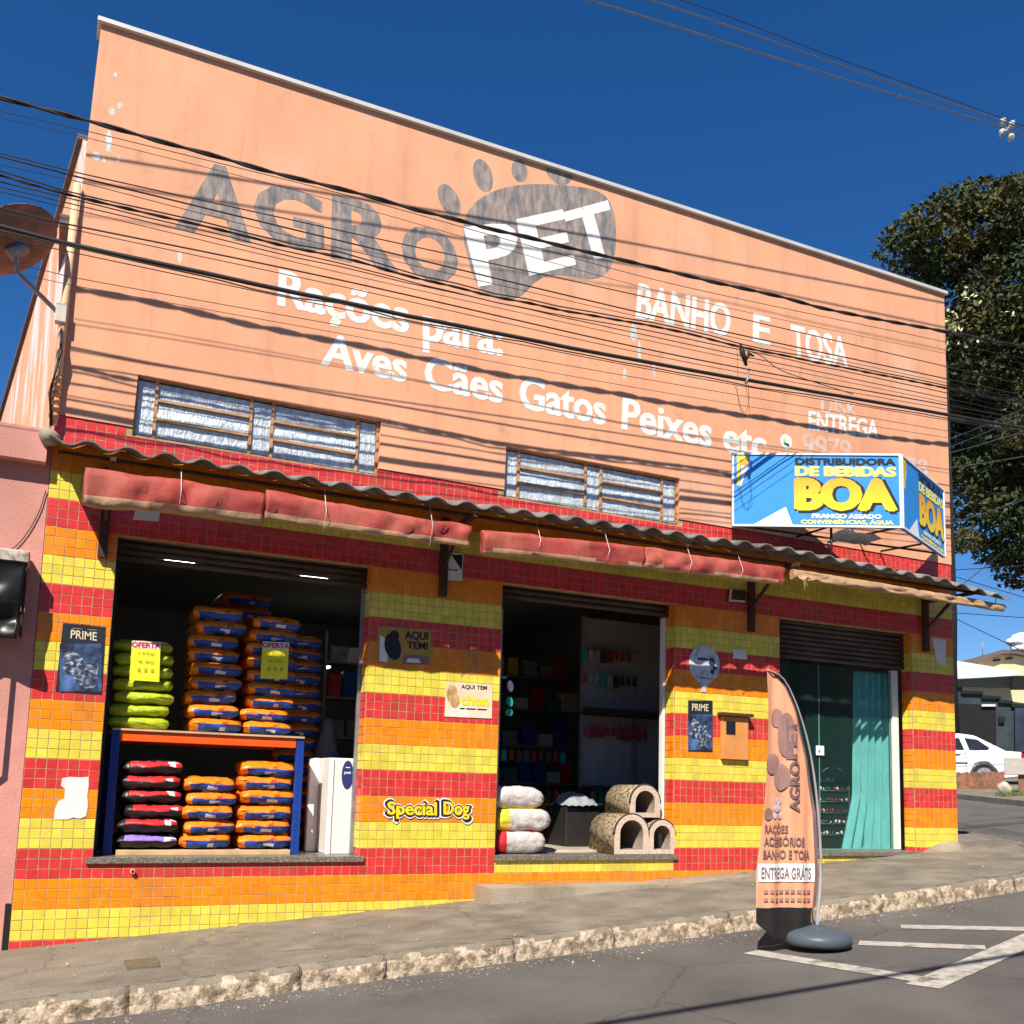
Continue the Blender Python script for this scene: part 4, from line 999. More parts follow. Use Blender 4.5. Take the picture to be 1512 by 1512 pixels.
bm = bmesh.new(); outline_mesh(bm, [at(x, y, -.0245) for x, y in ((666, 819), (683, 819), (682, 842))]); wallq(bm, '— —', ((662, 842), (676, 843), (662, 840), (676, 841)), -.0246, fit='box'); obj('notice_mark', bm, M['ink'], t)
t = plate('number_plate', 'thin white frame hanging under the awning near the third bracket', 'sign', ((1076, 886), (1100, 888), (1102, 872), (1078, 870)), M['brown'], .003, -.02)
for q in (((1076, 886), (1079, 886), (1081, 870), (1078, 870)), ((1076, 888), (1100, 889.5), (1100, 887), (1076, 885))):
    bm = bmesh.new(); prism(bm, [at(*p, -.0235) for p in q], (0, -.003, 0)); obj('frame_edge', bm, M['paper'], t)
# balloon sticker
c_ = at(1040, 988, .002); t = thing('balloon_sticker', 'white balloon-shaped sticker with blue print half in shade on the pillar', 'sticker', tuple(c_))
pts = [Vector((c_.x + .195*math.cos(a), .002, c_.z + .05 + .20*math.sin(a))) for a in [R(-38 + 256*k/30) for k in range(31)]]
pts += [Vector((c_.x-.025, .002, c_.z-.19)), Vector((c_.x-.04, .002, c_.z-.24)), Vector((c_.x+.02, .002, c_.z-.24)), Vector((c_.x+.02, .002, c_.z-.19))]
bm = bmesh.new(); prism(bm, pts, (0, -.004, 0)); obj('sheet', bm, mat('sticker_white', (.60, .62, .66), .5, .12, 12, col2=(.32, .38, .46), c2s=9, c2pos=(.5, .6)), t)
bm = bmesh.new()
for (cx, cz_, rx, rz) in ((.09, .08, .04, .05), (.10, -.02, .03, .025), (.13, .02, .025, .02)): outline_mesh(bm, [Vector(p) for p in ell(c_.x+cx, c_.z+cz_, rx, rz, .3, -.0035-cx*.01, 12)])
box(bm, (c_.x-.09, -.0045, c_.z+.09), (c_.x+.04, -.0025, c_.z+.115)); box(bm, (c_.x-.06, -.0045, c_.z-.10), (c_.x+.07, -.0025, c_.z-.09))
obj('printed_marks', bm, mat('navy_print', (.03, .05, .13), .5, .2), t)
# meter box
t = thing('meter_box', 'orange painted meter box with a dark glazed window on the tiled pillar', 'meter box', (6.6, -.02, 1.35))
obj('cabinet', B(((6.435, -.045, 1.355), (6.765, .004, 1.80)), bev=.004), mat('orange_box', (.66, .27, .075), .6, .12, 6), t)
obj('hood', B(((6.40, -.09, 1.804), (6.80, .004, 1.835))), M['brown'], t)
obj('meter_window', B(((6.475, -.052, 1.615), (6.59, -.0455, 1.745))), M['carglass'], t)
# drain stub below the left sill
bm = bmesh.new(); q = at(196, 1287, -.03); tube(bm, [q, (q.x, .01, q.z)], .018, 12); tube(bm, [q+Vector((0, -.001, 0)), (q.x, q.y+.004, q.z)], .0125, 10, mi=1)
tag(obj('drain_stub', bm, [M['pvc'], M['black']]), 'small drain pipe stub poking through the red tiles below the left window', 'pipe')

# =================================================================== BAGS
def bag_mesh(name, w_, d_, h_, mats, seed, kind='band'):
    bm = bmesh.new(); bmesh.ops.create_cube(bm, size=2); bmesh.ops.subdivide_edges(bm, edges=bm.edges[:], cuts=8, use_grid_fill=True)
    for v in bm.verts:
        x, y, z = v.co
        ex = 1-abs(x)**7*.26; ey = 1-abs(y)**8*.16
        zz = z*ex*ey
        r = (abs(x)**6+abs(z)**6)**(1/6) or 1
        sx = x*(1-.06*z*z); sy = y*(1-.14*z*z-.05*x*x)
        n1 = noise.noise(Vector((x*2.2+seed, y*2.2, z*1.5))); n2 = noise.noise(Vector((x*6+seed, y*5, z*4+seed)))
        v.co = Vector((sx*w_/2 + .014*n1 + .005*n2, sy*d_/2 + .018*n1 + .011*n2, zz*h_/2*1.04 + .013*n1 + .008*n2 + h_/2))
    for f in bm.faces:
        c = f.calc_center_median(); f.smooth = True; n = f.normal
        f.material_index = 0
        u, z = c.x/(w_/2), c.z/h_
        if kind == 'band' and c.y < -d_*.36 and .04 < z < .52 and u > -.78: f.material_index = 1
        if kind == 'band' and c.y < -d_*.46 and .16 < z < .36 and 0 < u < .25: f.material_index = 2
        if kind == 'dark' and c.y < -d_*.36 and .55 < z < .9 and -.75 < u: f.material_index = 1
        if kind == 'dark' and c.y < -d_*.36 and .55 < z < .85 and .5 < u < .85: f.material_index = 2
        if kind == 'sack' and (u < -.62): f.material_index = 1
        if kind == 'sack' and z > .93 and u < .8 and c.y < -d_*.2: f.material_index = 1
    me = bpy.data.meshes.new(name); bm.to_mesh(me); bm.free()
    for m_ in mats: me.materials.append(m_)
    return me
ORD = ['lowest'] + [w_ + ' from bottom' for w_ in 'second third fourth fifth sixth seventh eighth ninth tenth eleventh twelfth thirteenth fourteenth fifteenth sixteenth'.split()]
def stack(name, kind, mats, xc, y0, z0, n, pitch, w_, d_, label, group, jit=.02, cat='feed bag', h=None):
    ms = [bag_mesh(name, w_, d_, (h or pitch)*1.03, mats, s*7.7+xc*3, kind) for s in range(5)]
    for i in range(n):
        o = link_mesh(name, ms[(i*2+i//3) % 5], None, (xc+random.uniform(-jit, jit), y0+d_/2+random.uniform(-jit, jit), z0+i*pitch), (random.uniform(-.02, .02), random.uniform(-.03, .03), random.uniform(-.07, .07)))
        which = 'topmost' if i == n-1 else ORD[i]
        tag(o, f'{label}, {which}', cat, group)
OB = [M['bago'], M['bagb'], M['paper']]
SH = 1.385
stack('feed_bag', 'plain', [M['bagy']], .82, .20, SH+.008, 7, .104, .46, .6, 'lime green feed bag on the rack shelf', 'lime green bags on the shelf')
stack('feed_bag', 'band', OB, 1.385, .20, SH+.008, 9, .119, .41, .6, 'orange-blue feed bag on shelf beside the green bags', 'orange and blue bags on the shelf')
stack('feed_bag', 'band', OB, 1.84, .20, SH+.008, 9, .114, .40, .6, 'orange-blue feed bag on shelf, right-hand front column', 'orange and blue bags on the shelf')
stack('feed_bag', 'band', OB, 2.27, 1.0, .45, 16, .122, .42, .5, 'dim orange feed bag in tall pile behind the rack', 'dim orange bags behind the rack')
o = link_mesh('feed_bag', bag_mesh('feed_bag', .46, .6, .13, OB, 3.3, 'band'), None, (1.72, 1.25, 2.62), (0, 0, .03)); tag(o, 'orange and blue feed bag lying alone on top at the back of the pile', 'feed bag', 'orange and blue bags on the shelf')
stack('feed_bag', 'band', OB, 1.70, .98, SH+.008, 10, .122, .5, .55, 'orange-blue feed bag in back row of shelf', 'back row bags on the shelf')
stack('feed_bag', 'dark', [M['bagk'], M['bagr'], M['paper']], .95, .20, .555, 5, .117, .46, .6, 'black feed bag with red band under the shelf', 'black bags under the shelf')
o = link_mesh('feed_bag', bag_mesh('feed_bag', .46, .6, .12, [M['bagk'], M['bagp'], M['paper']], 5.3, 'dark'), None, (.93, .50, .432), (0, 0, .01)); tag(o, 'black feed bag with a violet printed band at the bottom left under the shelf', 'feed bag', 'black bags under the shelf')
stack('feed_bag', 'band', OB, 1.40, .19, .432, 5, .117, .40, .6, 'orange-blue feed bag under the shelf, middle column', 'orange and blue bags under the shelf')
stack('feed_bag', 'band', OB, 1.86, .19, .432, 6, .122, .44, .6, 'orange-blue feed bag under shelf beside the blue upright', 'orange and blue bags under the shelf')
# rack
rk = thing('storage_rack', 'pallet rack with orange beam and blue perforated uprights full of feed bags', 'rack', (1.4, .6, .38))
for y_ in (.19, 1.05): obj('beam', B(((.66, y_, 1.29), (2.085, y_+.05, 1.372)), bev=.004), M['beam'], rk)
for x_ in (.60, 2.09):
    for y_ in (.185, 1.05):
        bm = B(((x_, y_, .384), (x_+.065, y_+.06, 1.384)), bev=.004)
        z = .43
        while z < 1.36 and y_ < .5:
            box(bm, (x_+.022, y_-.001, z), (x_+.032, y_+.004, z+.012), 1); z += .05
        obj('upright', bm, [M['blue'], M['black']], rk)
obj('shelf_board', B(((.605, .17, 1.3745), (2.15, 1.12, 1.391))), M['ply'], rk)
obj('pallet_board', B(((.70, .17, .384), (2.08, 1.0, .425)), bev=.003), M['ply'], rk)
# price tags
for (q, lb, grp) in ((((191, 1004), (235, 1007), (237, 948), (195, 946)), 'yellow price tag headed OFERTA on the green bags, half sunlit', 1), (((384, 1002), (424, 1003), (427, 949), (388, 947)), 'yellow price tag headed OFERTA on the orange bags, all in shade', 2)):
    P_ = [at(x, y, .165) for x, y in q]; t = thing('price_tag', lb, 'price tag', tuple(P_[0]), 'OFERTA price tags')
    bm = bmesh.new(); prism(bm, P_, (0, -.003, 0)); obj('card', bm, M['tagy'], t)
    a, b, c, d = [Vector(p) + Vector((0, -.0045, 0)) for p in P_]
    top0 = d.lerp(a, .19); top1 = c.lerp(b, .19)
    bm = bmesh.new(); outline_mesh(bm, [top0, top1, c, d]); obj('header', bm, M['paper'], t)
    bm = bmesh.new(); o_ = Vector((0, -.002, 0)); lettering(bm, 'OFERTA', top0.lerp(d, .12)+o_, top1.lerp(c, .12)+o_, top0.lerp(d, .85)+o_, top1.lerp(c, .85)+o_, bold=.04, fit='box'); obj('tag_lettering', bm, M['bagr'], t)
    bm = bmesh.new()
    for v in (.36, .58, .78):
        m0, m1 = d.lerp(a, v), c.lerp(b, v); lettering(bm, {.36: '15kg', .58: '9,90', .78: '- - -'}[v], m0.lerp(m1, .25)+o_, m0.lerp(m1, .8)+o_, m0.lerp(m1, .25)+o_+Vector((0, 0, .03)), m0.lerp(m1, .8)+o_+Vector((0, 0, .03)), bold=0, fit='box')
    tag(obj('tag_lettering', bm, mat('pencil', (.45, .38, .02), .8, .1), t), kind='stuff')
# white counter at the right end of window 1
t = thing('white_counter', 'white boxy counter with a blue oval emblem at the right of the bag window', 'counter', (2.5, .6, .38))
obj('cabinet', B(((2.40, .22, .384), (2.615, .62, 1.22)), ((2.30, .55, .384), (2.398, .62, 1.22)), bev=.006), M['white'], t)
obj('front_edge', B(((2.388, .205, .386), (2.43, .218, 1.215))), M['sign_white'], t)
bm = bmesh.new(); c_ = at(513, 1144, .218)
prism(bm, [Vector(p) for p in ell(c_.x, c_.z, .052, .125, 0, .218)], (0, -.003, 0)); obj('emblem', bm, mat('emblem_blue', (.02, .035, .16), .5, .1), t)
bm = bmesh.new(); lettering(bm, 'pet', (c_.x-.03, .2135, c_.z+.0), (c_.x+.03, .2135, c_.z+.0), (c_.x-.03, .2135, c_.z+.03), bold=.03, fit='box'); box(bm, (c_.x-.02, .2130, c_.z+.06), (c_.x+.02, .2140, c_.z+.068)); obj('emblem_mark', bm, M['paper'], t)
t = thing('dim_cone', 'dim grey tapered stand rising behind the white counter', 'stand', (2.5, .9, .38))
bm = bmesh.new(); lathe(bm, [(.20, 0), (.17, .5), (.12, .85), (.055, 1.12), (.05, 1.22)], (2.56, 1.0, .39), 20); obj('body', bm, mat('grey_cone', (.20, .2, .2), .7, .1), t)
# ceiling lamps
for (px, py, lb) in ((265, 829, 'glowing white ceiling tube seen through the bag window, left one'), (463, 853, 'glowing white ceiling tube seen through the bag window, right one')):
    q = at(px, py, 3.0); t = thing('ceiling_lamp', lb, 'lamp', tuple(q), 'ceiling tube lamps')
    obj('tube', B(((q.x-.16, q.y-.02, q.z-.02), (q.x+.16, q.y+.02, q.z+.015))), M['lamp'], t)
    obj('lamp_body', B(((q.x-.18, q.y-.03, q.z+.017), (q.x+.18, q.y+.03, 3.395))), M['int'], t)
q = at(484, 983, 4.5); tag(obj('small_lamp', (lambda b_: (bmesh.ops.create_icosphere(b_, subdivisions=2, radius=.04), b_)[-1])(bmesh.new()), M['lamp']), 'small glowing point of light deep inside the bag window', 'lamp'); bpy.data.objects['small_lamp'].location = q

# =================================================================== MIDDLE DOORWAY
SK = [('red', .195, 'bagr'), ('yellow', .205, 'bagyel'), ('white', .190, 'bagw')]
z = .39
for i, (cn, h_, mt) in enumerate(SK):
    me = bag_mesh('litter_sack', .56 if i == 1 else .52, .50, h_+.02, [M['bagw'], M[mt]], i*9+2, 'sack')
    lb = {'red': 'white sack with a red end, bottom of the pile in the middle doorway', 'yellow': 'white sack with a yellow end, middle of the pile in the middle doorway', 'white': 'plain white sack on top of the pile in the middle doorway'}[cn]
    o = link_mesh('litter_sack', me, None, (4.23+(.03 if i == 1 else 0)-(.03 if i == 2 else 0), .36, z), (0, 0, .02*i)); tag(o, lb, 'sack', 'white sacks piled in the doorway'); z += h_+.006
z += 0
# carpeted cat houses
def cat_house(loc, lb, wdt=.40, dep=.42, hgt=.40, rz=0):
    t = thing('cat_house', lb, 'cat house', loc, 'carpeted cat houses in the doorway', rz)
    K = 20
    def arch(w_, h_, base):
        r = w_/2; pts = [(-r, base)]
        for k in range(K+1):
            a = math.pi - math.pi*k/K; pts.append((r*math.cos(a), h_-r + r*math.sin(a)))
        pts.append((r, base)); return pts
    out = arch(wdt, hgt, 0); inn = arch(wdt-.12, hgt-.055, .045)
    bm = bmesh.new()      # shell
    y0, y1 = -dep/2+.012, dep/2
    A = [bm.verts.new((x, y0, z)) for x, z in out]; Bv = [bm.verts.new((x, y1, z)) for x, z in out]
    for i in range(len(A)-1): f = bm.faces.new((A[i], A[i+1], Bv[i+1], Bv[i])); f.smooth = True
    bm.faces.new(Bv); bm.faces.new((A[0], Bv[0], Bv[-1], A[-1]))
    C_ = [bm.verts.new((x, y0, z)) for x, z in inn]; D_ = [bm.verts.new((x*.98, y1-.03, z)) for x, z in inn]
    for i in range(len(C_)-1): f = bm.faces.new((C_[i+1], C_[i], D_[i], D_[i+1])); f.material_index = 1; f.smooth = True
    f = bm.faces.new(D_[::-1]); f.material_index = 1
    f = bm.faces.new((C_[0], C_[-1], D_[-1], D_[0])); f.material_index = 1
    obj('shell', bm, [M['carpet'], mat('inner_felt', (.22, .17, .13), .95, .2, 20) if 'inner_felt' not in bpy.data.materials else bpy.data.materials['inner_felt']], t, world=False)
    bm = bmesh.new()      # front ring
    ya, yb = -dep/2, -dep/2+.012
    P0 = [bm.verts.new((x, ya, z)) for x, z in out]; P1 = [bm.verts.new((x, ya, z)) for x, z in inn]
    Q0 = [bm.verts.new((x, yb, z)) for x, z in out]; Q1 = [bm.verts.new((x, yb, z)) for x, z in inn]
    n = len(P0)
    for i in range(n):
        j = (i+1) % n
        bm.faces.new((P0[i], P0[j], P1[j], P1[i])); bm.faces.new((P0[j], P0[i], Q0[i], Q0[j])); bm.faces.new((P1[i], P1[j], Q1[j], Q1[i]))
    bmesh.ops.recalc_face_normals(bm, faces=bm.faces[:])
    obj('front_rim', bm, M['carpet2'], t, world=False)
    bm = bmesh.new()
    tube(bm, [(x*1.01, -dep/2+.008, z*1.01) for x, z in out[1:-1]], .011, 6); obj('piping', bm, M['darkrim'], t, world=False)
    return t
cat_house((5.375, .245, .390), 'speckled arched cat house, lower left of the three in the doorway', .39, .50, .385)
cat_house((5.735, .215, .390), 'speckled arched cat house, lower right of the three in the doorway', .32, .42, .335)
cat_house((5.56, .29, .745), 'speckled arched cat house balanced on top of the other two', .36, .46, .32, .04)
# dark box with a plastic bag
t = thing('dark_crate', 'black crate beside the cat houses with grey plastic film on it', 'crate', (5.1, .9, .384))
obj('crate_body', B(((5.05, .75, .386), (5.45, 1.2, .82)), bev=.01), M['black'], t)
bm = bmesh.new(); grid(bm, 16, 12, lambda u, v: Vector((5.02+.44*u+.03*math.sin(v*9), .70+.5*v, .84 + .13*math.sin(math.pi*u)*math.sin(math.pi*v) + .05*noise.noise(Vector((u*6, v*6, 1)))))); obj('plastic_film', bm, mat('grey_plastic', (.30, .32, .33), .25, .3, 9, .6, 15), t)
t = thing('display_unit', 'tall grey peg-panel display stand hung with small goods inside the middle doorway', 'display stand', (6.0, 2.2, .384))
obj('panel', B(((5.7, 1.60, 1.95), (6.92, 1.64, 3.0)), ((5.65, 1.55, 1.05), (6.92, 1.59, 1.85)), bev=.004), mat('grey_panel', (.34, .33, .32), .6, .1, 3, stretch=(8, 1, 1)), t)
for q_ in (((5.6, 1.2, 1.86), (6.92, 1.6, 1.885)), ((5.6, 1.2, 1.0), (6.92, 1.6, 1.025)), ((5.4, 1.15, .60), (6.92, 1.6, .64))): obj('shelf', B(q_), M['black'], t)
obj('post', B(((6.33, 1.50, .39), (6.36, 1.545, 1.86)), ((5.62, 1.5, .39), (5.65, 1.545, 3.0))), M['steel'], t)
packs = bmesh.new(); box(packs, (-.028, -.012, -.11), (.028, .012, 0)); box(packs, (-.006, -.002, 0), (.006, .002, .03))
pme = bpy.data.meshes.new('hanging_pack'); packs.to_mesh(pme); packs.free()
pm = []
for mk in ('reditem', 'greyitem', 'darkitem', 'tealitem'):
    c = pme.copy(); c.materials.append(M[mk]); pm.append(c)
cn = 0
for row, (z_, x0, n_, y_) in enumerate(((2.60, 5.05, 9, 1.50), (2.32, 5.05, 9, 1.50), (1.72, 5.1, 10, 1.48), (1.42, 4.75, 10, 1.9), (.98, 5.2, 9, 1.45), (1.95, 4.35, 8, 2.6))):
    for i in range(n_):
        k_ = random.choice((0, 1, 2, 2, 3)) if row != 2 else 0
        sc = random.uniform(.8, 1.25)
        o = link_mesh('hanging_pack', pm[k_], None, (x0+.6+i*.085 if row < 3 else x0+i*.095, y_, z_), (0, 0, random.uniform(-.3, .3)), (sc, sc, sc))
        tag(o, f'small blister pack, {ORD[i].replace("from bottom", "from left").replace("lowest", "leftmost")}, {["top","second","third, red","fourth","lowest","back wall"][row]} row of doorway display', 'packet', 'small packs hanging in the doorway')
t = thing('back_shelving', 'dim steel shelving along the back of the shop seen through the middle doorway', 'shelving', (5.2, 4.0, .384))
for z_ in (.55, 1.05, 1.55, 2.05, 2.5): obj('shelf', B(((3.2, 3.8, z_), (6.93, 4.2, z_+.025))), M['steel'], t)
for x_ in (3.2, 4.4, 5.6, 6.9): obj('post', B(((x_, 3.79, .384), (x_+.03, 3.82, 2.9))), M['steel'], t)
gm = []
for i_, (mk, (a_, b_, c_)) in enumerate((('bagr', (.16, .14, .30)), ('greyitem', (.22, .16, .24)), ('bagyel', (.14, .14, .34)), ('tealitem', (.20, .15, .22)), ('cream', (.26, .18, .28)), ('bagb', (.18, .15, .36)), ('white', (.20, .16, .20)))):
    b2 = B(((-a_/2, -b_/2, 0), (a_/2, b_/2, c_)), bev=.008); m2 = bpy.data.meshes.new('goods_box'); b2.to_mesh(m2); b2.free(); m2.materials.append(M[mk]); gm.append((m2, a_))
for r_, z_ in enumerate((.576, 1.076, 1.576, 2.076, 2.526)):
    x_ = 3.3; i = 0
    while x_ < 6.7 and i < 15:
        m2, a_ = random.choice(gm); o = link_mesh('goods_box', m2, None, (x_+a_/2, 3.97, z_), (0, 0, random.uniform(-.08, .08)), (1, 1, random.uniform(.75, 1.05)))
        tag(o, f'dim product pack, {ORD[i].replace("from bottom", "from left").replace("lowest", "leftmost")}, {ORD[r_]} shelf at back of shop', 'packet', 'product packs on the back shelving')
        x_ += a_ + random.uniform(.02, .09); i += 1
t = thing('leash_hanger', 'teal and white leads hanging beside the left edge of the middle doorway', 'pet leads', (4.05, .30, 1.6))
for (px, py, rx, rz, mt) in ((754, 1013, .03, .055, 'white'), (753, 1036, .035, .05, 'tealitem'), (752, 1052, .04, .035, 'tealitem')):
    q = at(px, py, .3); bm = bmesh.new(); prism(bm, [Vector(p) for p in ell(q.x, q.z, rx, rz, .2, .3, 16)], (0, .02, 0)); obj('hanging_lead', bm, M[mt], t)
obj('hanging_rail', B(((4.0, .3, 2.05), (4.12, .31, 2.07)), ((4.05, .305, 1.55), (4.056, .309, 2.05))), M['steel'], t)
for (x_, y_, r_, h_, mt, lb) in ((4.95, 2.2, .28, .5, 'bagb', 'dark blue drum in the gloom behind the white sacks'), (5.15, 1.6, .16, .16, 'bagr', 'dark red bowl on the floor behind the sacks')):
    bm = bmesh.new(); lathe(bm, [(r_*.85, 0), (r_, h_*.1), (r_*1.04, h_*.5), (r_, h_*.9), (r_*.8, h_)], (x_, y_, .384), 20); tag(obj('drum' if h_ > .3 else 'bowl', bm, M[mt]), lb, 'drum' if h_ > .3 else 'bowl')
bm = bmesh.new(); lathe(bm, [(.62, 0), (.60, .02), (.5, .03)], (4.95, .9, .382), 36); tag(obj('round_mat', bm, M['floor']), 'pale round mat on the floor between sacks and cat houses', 'mat')

# =================================================================== RIGHT DOORWAY
gd = thing('glass_door', 'green tinted two-leaf glass door with a white latch plate', 'door', (8.2, .19, .41))
for (a, b, z1) in ((7.30, 7.935, 2.47), (7.945, 9.02, 2.47)):
    gl = obj('glass_pane', B(((a, .185, .43), (b, .193, z1))), M['glass'], gd); WL[gl.name] = WL[gd.name]
    obj('pane_edge', B(((a, .182, .413), (b, .197, .428))), M['glassedge'], gl)
    obj('pane_edge', B(((b-.004, .183, .4285), (b+.003, .196, z1))), M['glassedge'], gl)
obj('latch_plate', B(((7.875, .165, 1.45), (7.99, .182, 1.56)), bev=.006), M['sign_white'], gd)
bm = bmesh.new(); tube(bm, [(7.91, .158, 1.50), (7.91, .166, 1.50)], .012, 10); obj('lock_cylinder', bm, M['steel'], gd)
bm = bmesh.new()
def cfn(u, v):
    spread = 1.0 - .38*math.exp(-((v-.42)/.13)**2)*0 ; wv = u*2*math.pi*5
    x0 = 8.66 - .10*(1-v) - (.16 if v < .3 else 0)*(1-v/.3); x1 = 9.16
    x = x0+(x1-x0)*u
    return Vector((x, .36 + .035*math.sin(wv + v*1.2) + .02*noise.noise(Vector((u*4, v*3, 5))), .41 + 2.06*v + (.05*noise.noise(Vector((u*6, 0, 8))) if v < .05 else 0)))
grid(bm, 60, 24, cfn)
tag(obj('curtain', bm, M['curtain'], loc=(9.0, .36, 2.47)), 'turquoise curtain hanging in folds behind the right glass door', 'curtain')
bm = bmesh.new(); grid(bm, 10, 12, lambda u, v: Vector((8.70+.15*u - .10*v*u, .40+.02*math.sin(u*9), .41+.95*v*(1-.0*u)))); tag(obj('glass_screen', bm, M['glassedge'], loc=(8.6, .4, .41)), 'pale green screen standing between the display rack and the curtain', 'screen')
t = thing('wire_display', 'round-topped wire display rack of small goods behind the glass door', 'display rack', (8.66, .8, .384))
bm = bmesh.new(); cx = 8.66
pts = [(cx-.25, .75, .39)] + [(cx+.25*math.cos(a), .75, 1.10+.25*math.sin(a)) for a in [math.pi-math.pi*k/16 for k in range(17)]] + [(cx+.25, .75, .39)]
tube(bm, pts, .008, 5); 
for z_ in (.55, .68, .81, .94, 1.07, 1.18): tube(bm, [(cx-.24, .74, z_), (cx+.24, .74, z_)], .005, 4)
obj('wire_frame', bm, M['steel'], t)
obj('back_board', B(((cx-.24, .76, .40), (cx+.24, .77, 1.2))), M['dark'], t)
sm = []
for mk in ('white', 'white', 'grnitem', 'reditem'):
    b_ = bmesh.new(); lathe(b_, [(.010, 0), (.014, .012), (.013, .03), (.006, .04)], (0, 0, 0), 8)
    me_ = bpy.data.meshes.new('small_item'); b_.to_mesh(me_); b_.free(); me_.materials.append(M[mk]); sm.append(me_)
for z_ in (.56, .69, .82, .95, 1.08, 1.19):
    for i in range(10):
        if random.random() < .15: continue
        s_ = random.uniform(.6, 1.1)
        o = link_mesh('small_item', random.choice(sm), None, (cx-.21+i*.046+random.uniform(-.01, .01), .735, z_), (random.uniform(-.5, .5), random.uniform(-.6, .6), 0), (s_, s_, s_))
        tag(o, f'little figurine, {ORD[i].replace("from bottom", "from left").replace("lowest", "leftmost")}, {ORD[[.56, .69, .82, .95, 1.08, 1.19].index(z_)]} shelf of wire display rack', 'trinket', 'trinkets on the wire rack')

# =================================================================== FEATHER BANNER
bn = thing('feather_banner', 'peach feather banner flag on a round dark grey water-filled base at the kerb', 'banner', (5.42, -2.72, G(5.42)-.131))
bz = G(5.42)-.133
bm = bmesh.new(); lathe(bm, [(.215, 0), (.235, .02), (.235, .055), (.22, .08), (.16, .105), (.05, .125), (.03, .135)], (5.10, -2.86, bz), 36); obj('base', bm, mat('grey_plastic_base', (.075, .095, .115), .45, .12, 6), bn)
YB = -2.82
OUT = [(1207, 1372), (1212, 1290), (1208, 1200), (1198, 1120), (1183, 1060), (1165, 1015), (1150, 996), (1132, 988)]
pole = [Vector((5.10, -2.86, bz+.1)), Vector((5.10, -2.86, bz+.14))] + [at(x, y, YB-.01) for x, y in OUT[1:]]
bm = bmesh.new(); pd = dense(pole, .06); tube(bm, pd, [.013-.008*i/len(pd) for i in range(len(pd))], 7); obj('pole', bm, mat('grey_pole', (.33, .31, .33), .4, .1), bn)
def yfold(x, z): return .011*math.sin((x-4.8)*24 + z*1.2) + .004*math.sin((x-4.9)*50 + 1 - z*3)
# flag outline by height: left and right edges
LE = [(1340, 1117), (1290, 1117), (1200, 1126), (1100, 1133), (1040, 1134), (1000, 1132), (991, 1132)]
RE = [(1340, 1204), (1290, 1208), (1200, 1204), (1120, 1192), (1060, 1178), (1015, 1160), (996, 1144), (991, 1135)]
def interp(T_, y):
    T_ = sorted(T_)
    for (a, xa_), (b, xb_) in zip(T_[:-1], T_[1:]):
        if a <= y <= b: return xa_+(xb_-xa_)*(y-a)/(b-a)
    return T_[0][1] if y < T_[0][0] else T_[-1][1]
def flag_pt(u, v, off=0):
    py = 1340+(991-1340)*v; px = interp(LE, py)+(interp(RE, py)-interp(LE, py))*u
    p = at(px, py, YB); return Vector((p.x, YB+yfold(p.x, p.z)*.9-off, p.z))
bm = bmesh.new(); grid(bm, 40, 60, lambda u, v: flag_pt(u, v)); obj('flag', bm, M['flag'], bn, smooth=True)
bm = bmesh.new(); grid(bm, 3, 60, lambda u, v: flag_pt(.955+.05*u, v, .004)); obj('pole_sleeve', bm, mat('sleeve', (.17, .10, .11), .8, .2), bn)
bm = bmesh.new(); grid(bm, 20, 6, lambda u, v: (lambda p: Vector((p.x, YB+yfold(p.x, p.z)*.9-.002, p.z)))(at(1117+(1198-1117)*u, 1341+(40+12*u+(-18 if u < .3 else 0)*(1-u/.3))*(1-v), YB))); obj('hem', bm, M['black'], bn)
fw = lambda p: Vector((p.x, YB+yfold(p.x, p.z)*.9-.0085, p.z))
def ftx(s, x0, y0, x1, y1, mt='flagprint', bold=.03, vertical=False):
    bm = bmesh.new()
    if vertical: lettering(bm, s, at(x1, y0, YB), at(x1, y1, YB), at(x0, y0, YB), at(x0, y1, YB), bold=bold, fit='box', warp=fw)
    else: lettering(bm, s, at(x0, y0, YB), at(x1, y0+1, YB), at(x0, y1, YB), at(x1, y1+1, YB), bold=bold, fit='cap', warp=fw)
    obj('flag_lettering', bm, M[mt], bn)
ftx('RAÇÕES', 1127, 1229, 1163, 1218); ftx('ACESSÓRIOS', 1126, 1248, 1186, 1236); ftx('BANHO E TOSA', 1125, 1267, 1196, 1255)
bm = bmesh.new(); grid(bm, 24, 3, lambda u, v: fw(at(1119+(1203-1119)*u, 1302-27*v, YB))+Vector((0, .003, 0))); obj('white_band', bm, M['sign_white'], bn)
ftx('ENTREGA GRÁTIS', 1123, 1297, 1198, 1281, bold=.02)
ftx('AGRO', 1164, 1199, 1180, 1124, vertical=True); ftx('PET', 1160, 1120, 1175, 1062, vertical=True, mt='flagprint', bold=.05)
M['flagprint2'] = mat('faded_flag_print', (.34, .19, .16), .85, .15)
for (cx, cy, rx, ry) in ((1147, 1060, 8, 14), (1160, 1085, 12, 33), (1140, 1128, 11, 16), (1154, 1148, 12, 20), (1133, 1202, 7, 9)):
    bm = bmesh.new(); outline_mesh(bm, [fw(at(cx+rx*math.cos(2*math.pi*k/18), cy+ry*math.sin(2*math.pi*k/18), YB))+Vector((0, .0015, 0)) for k in range(18)]); obj('paw_print', bm, M['flagprint2'], bn)
bm = bmesh.new()
for yy in (1319, 1331):
    for k in range(9): outline_mesh(bm, [fw(at(1127+k*8+dx, yy+dy, YB)) for dx, dy in ((0, 0), (5.5, 0), (5.5, -5), (0, -5))])
tag(obj('small_print', bm, M['flagprint2'], bn), kind='stuff')
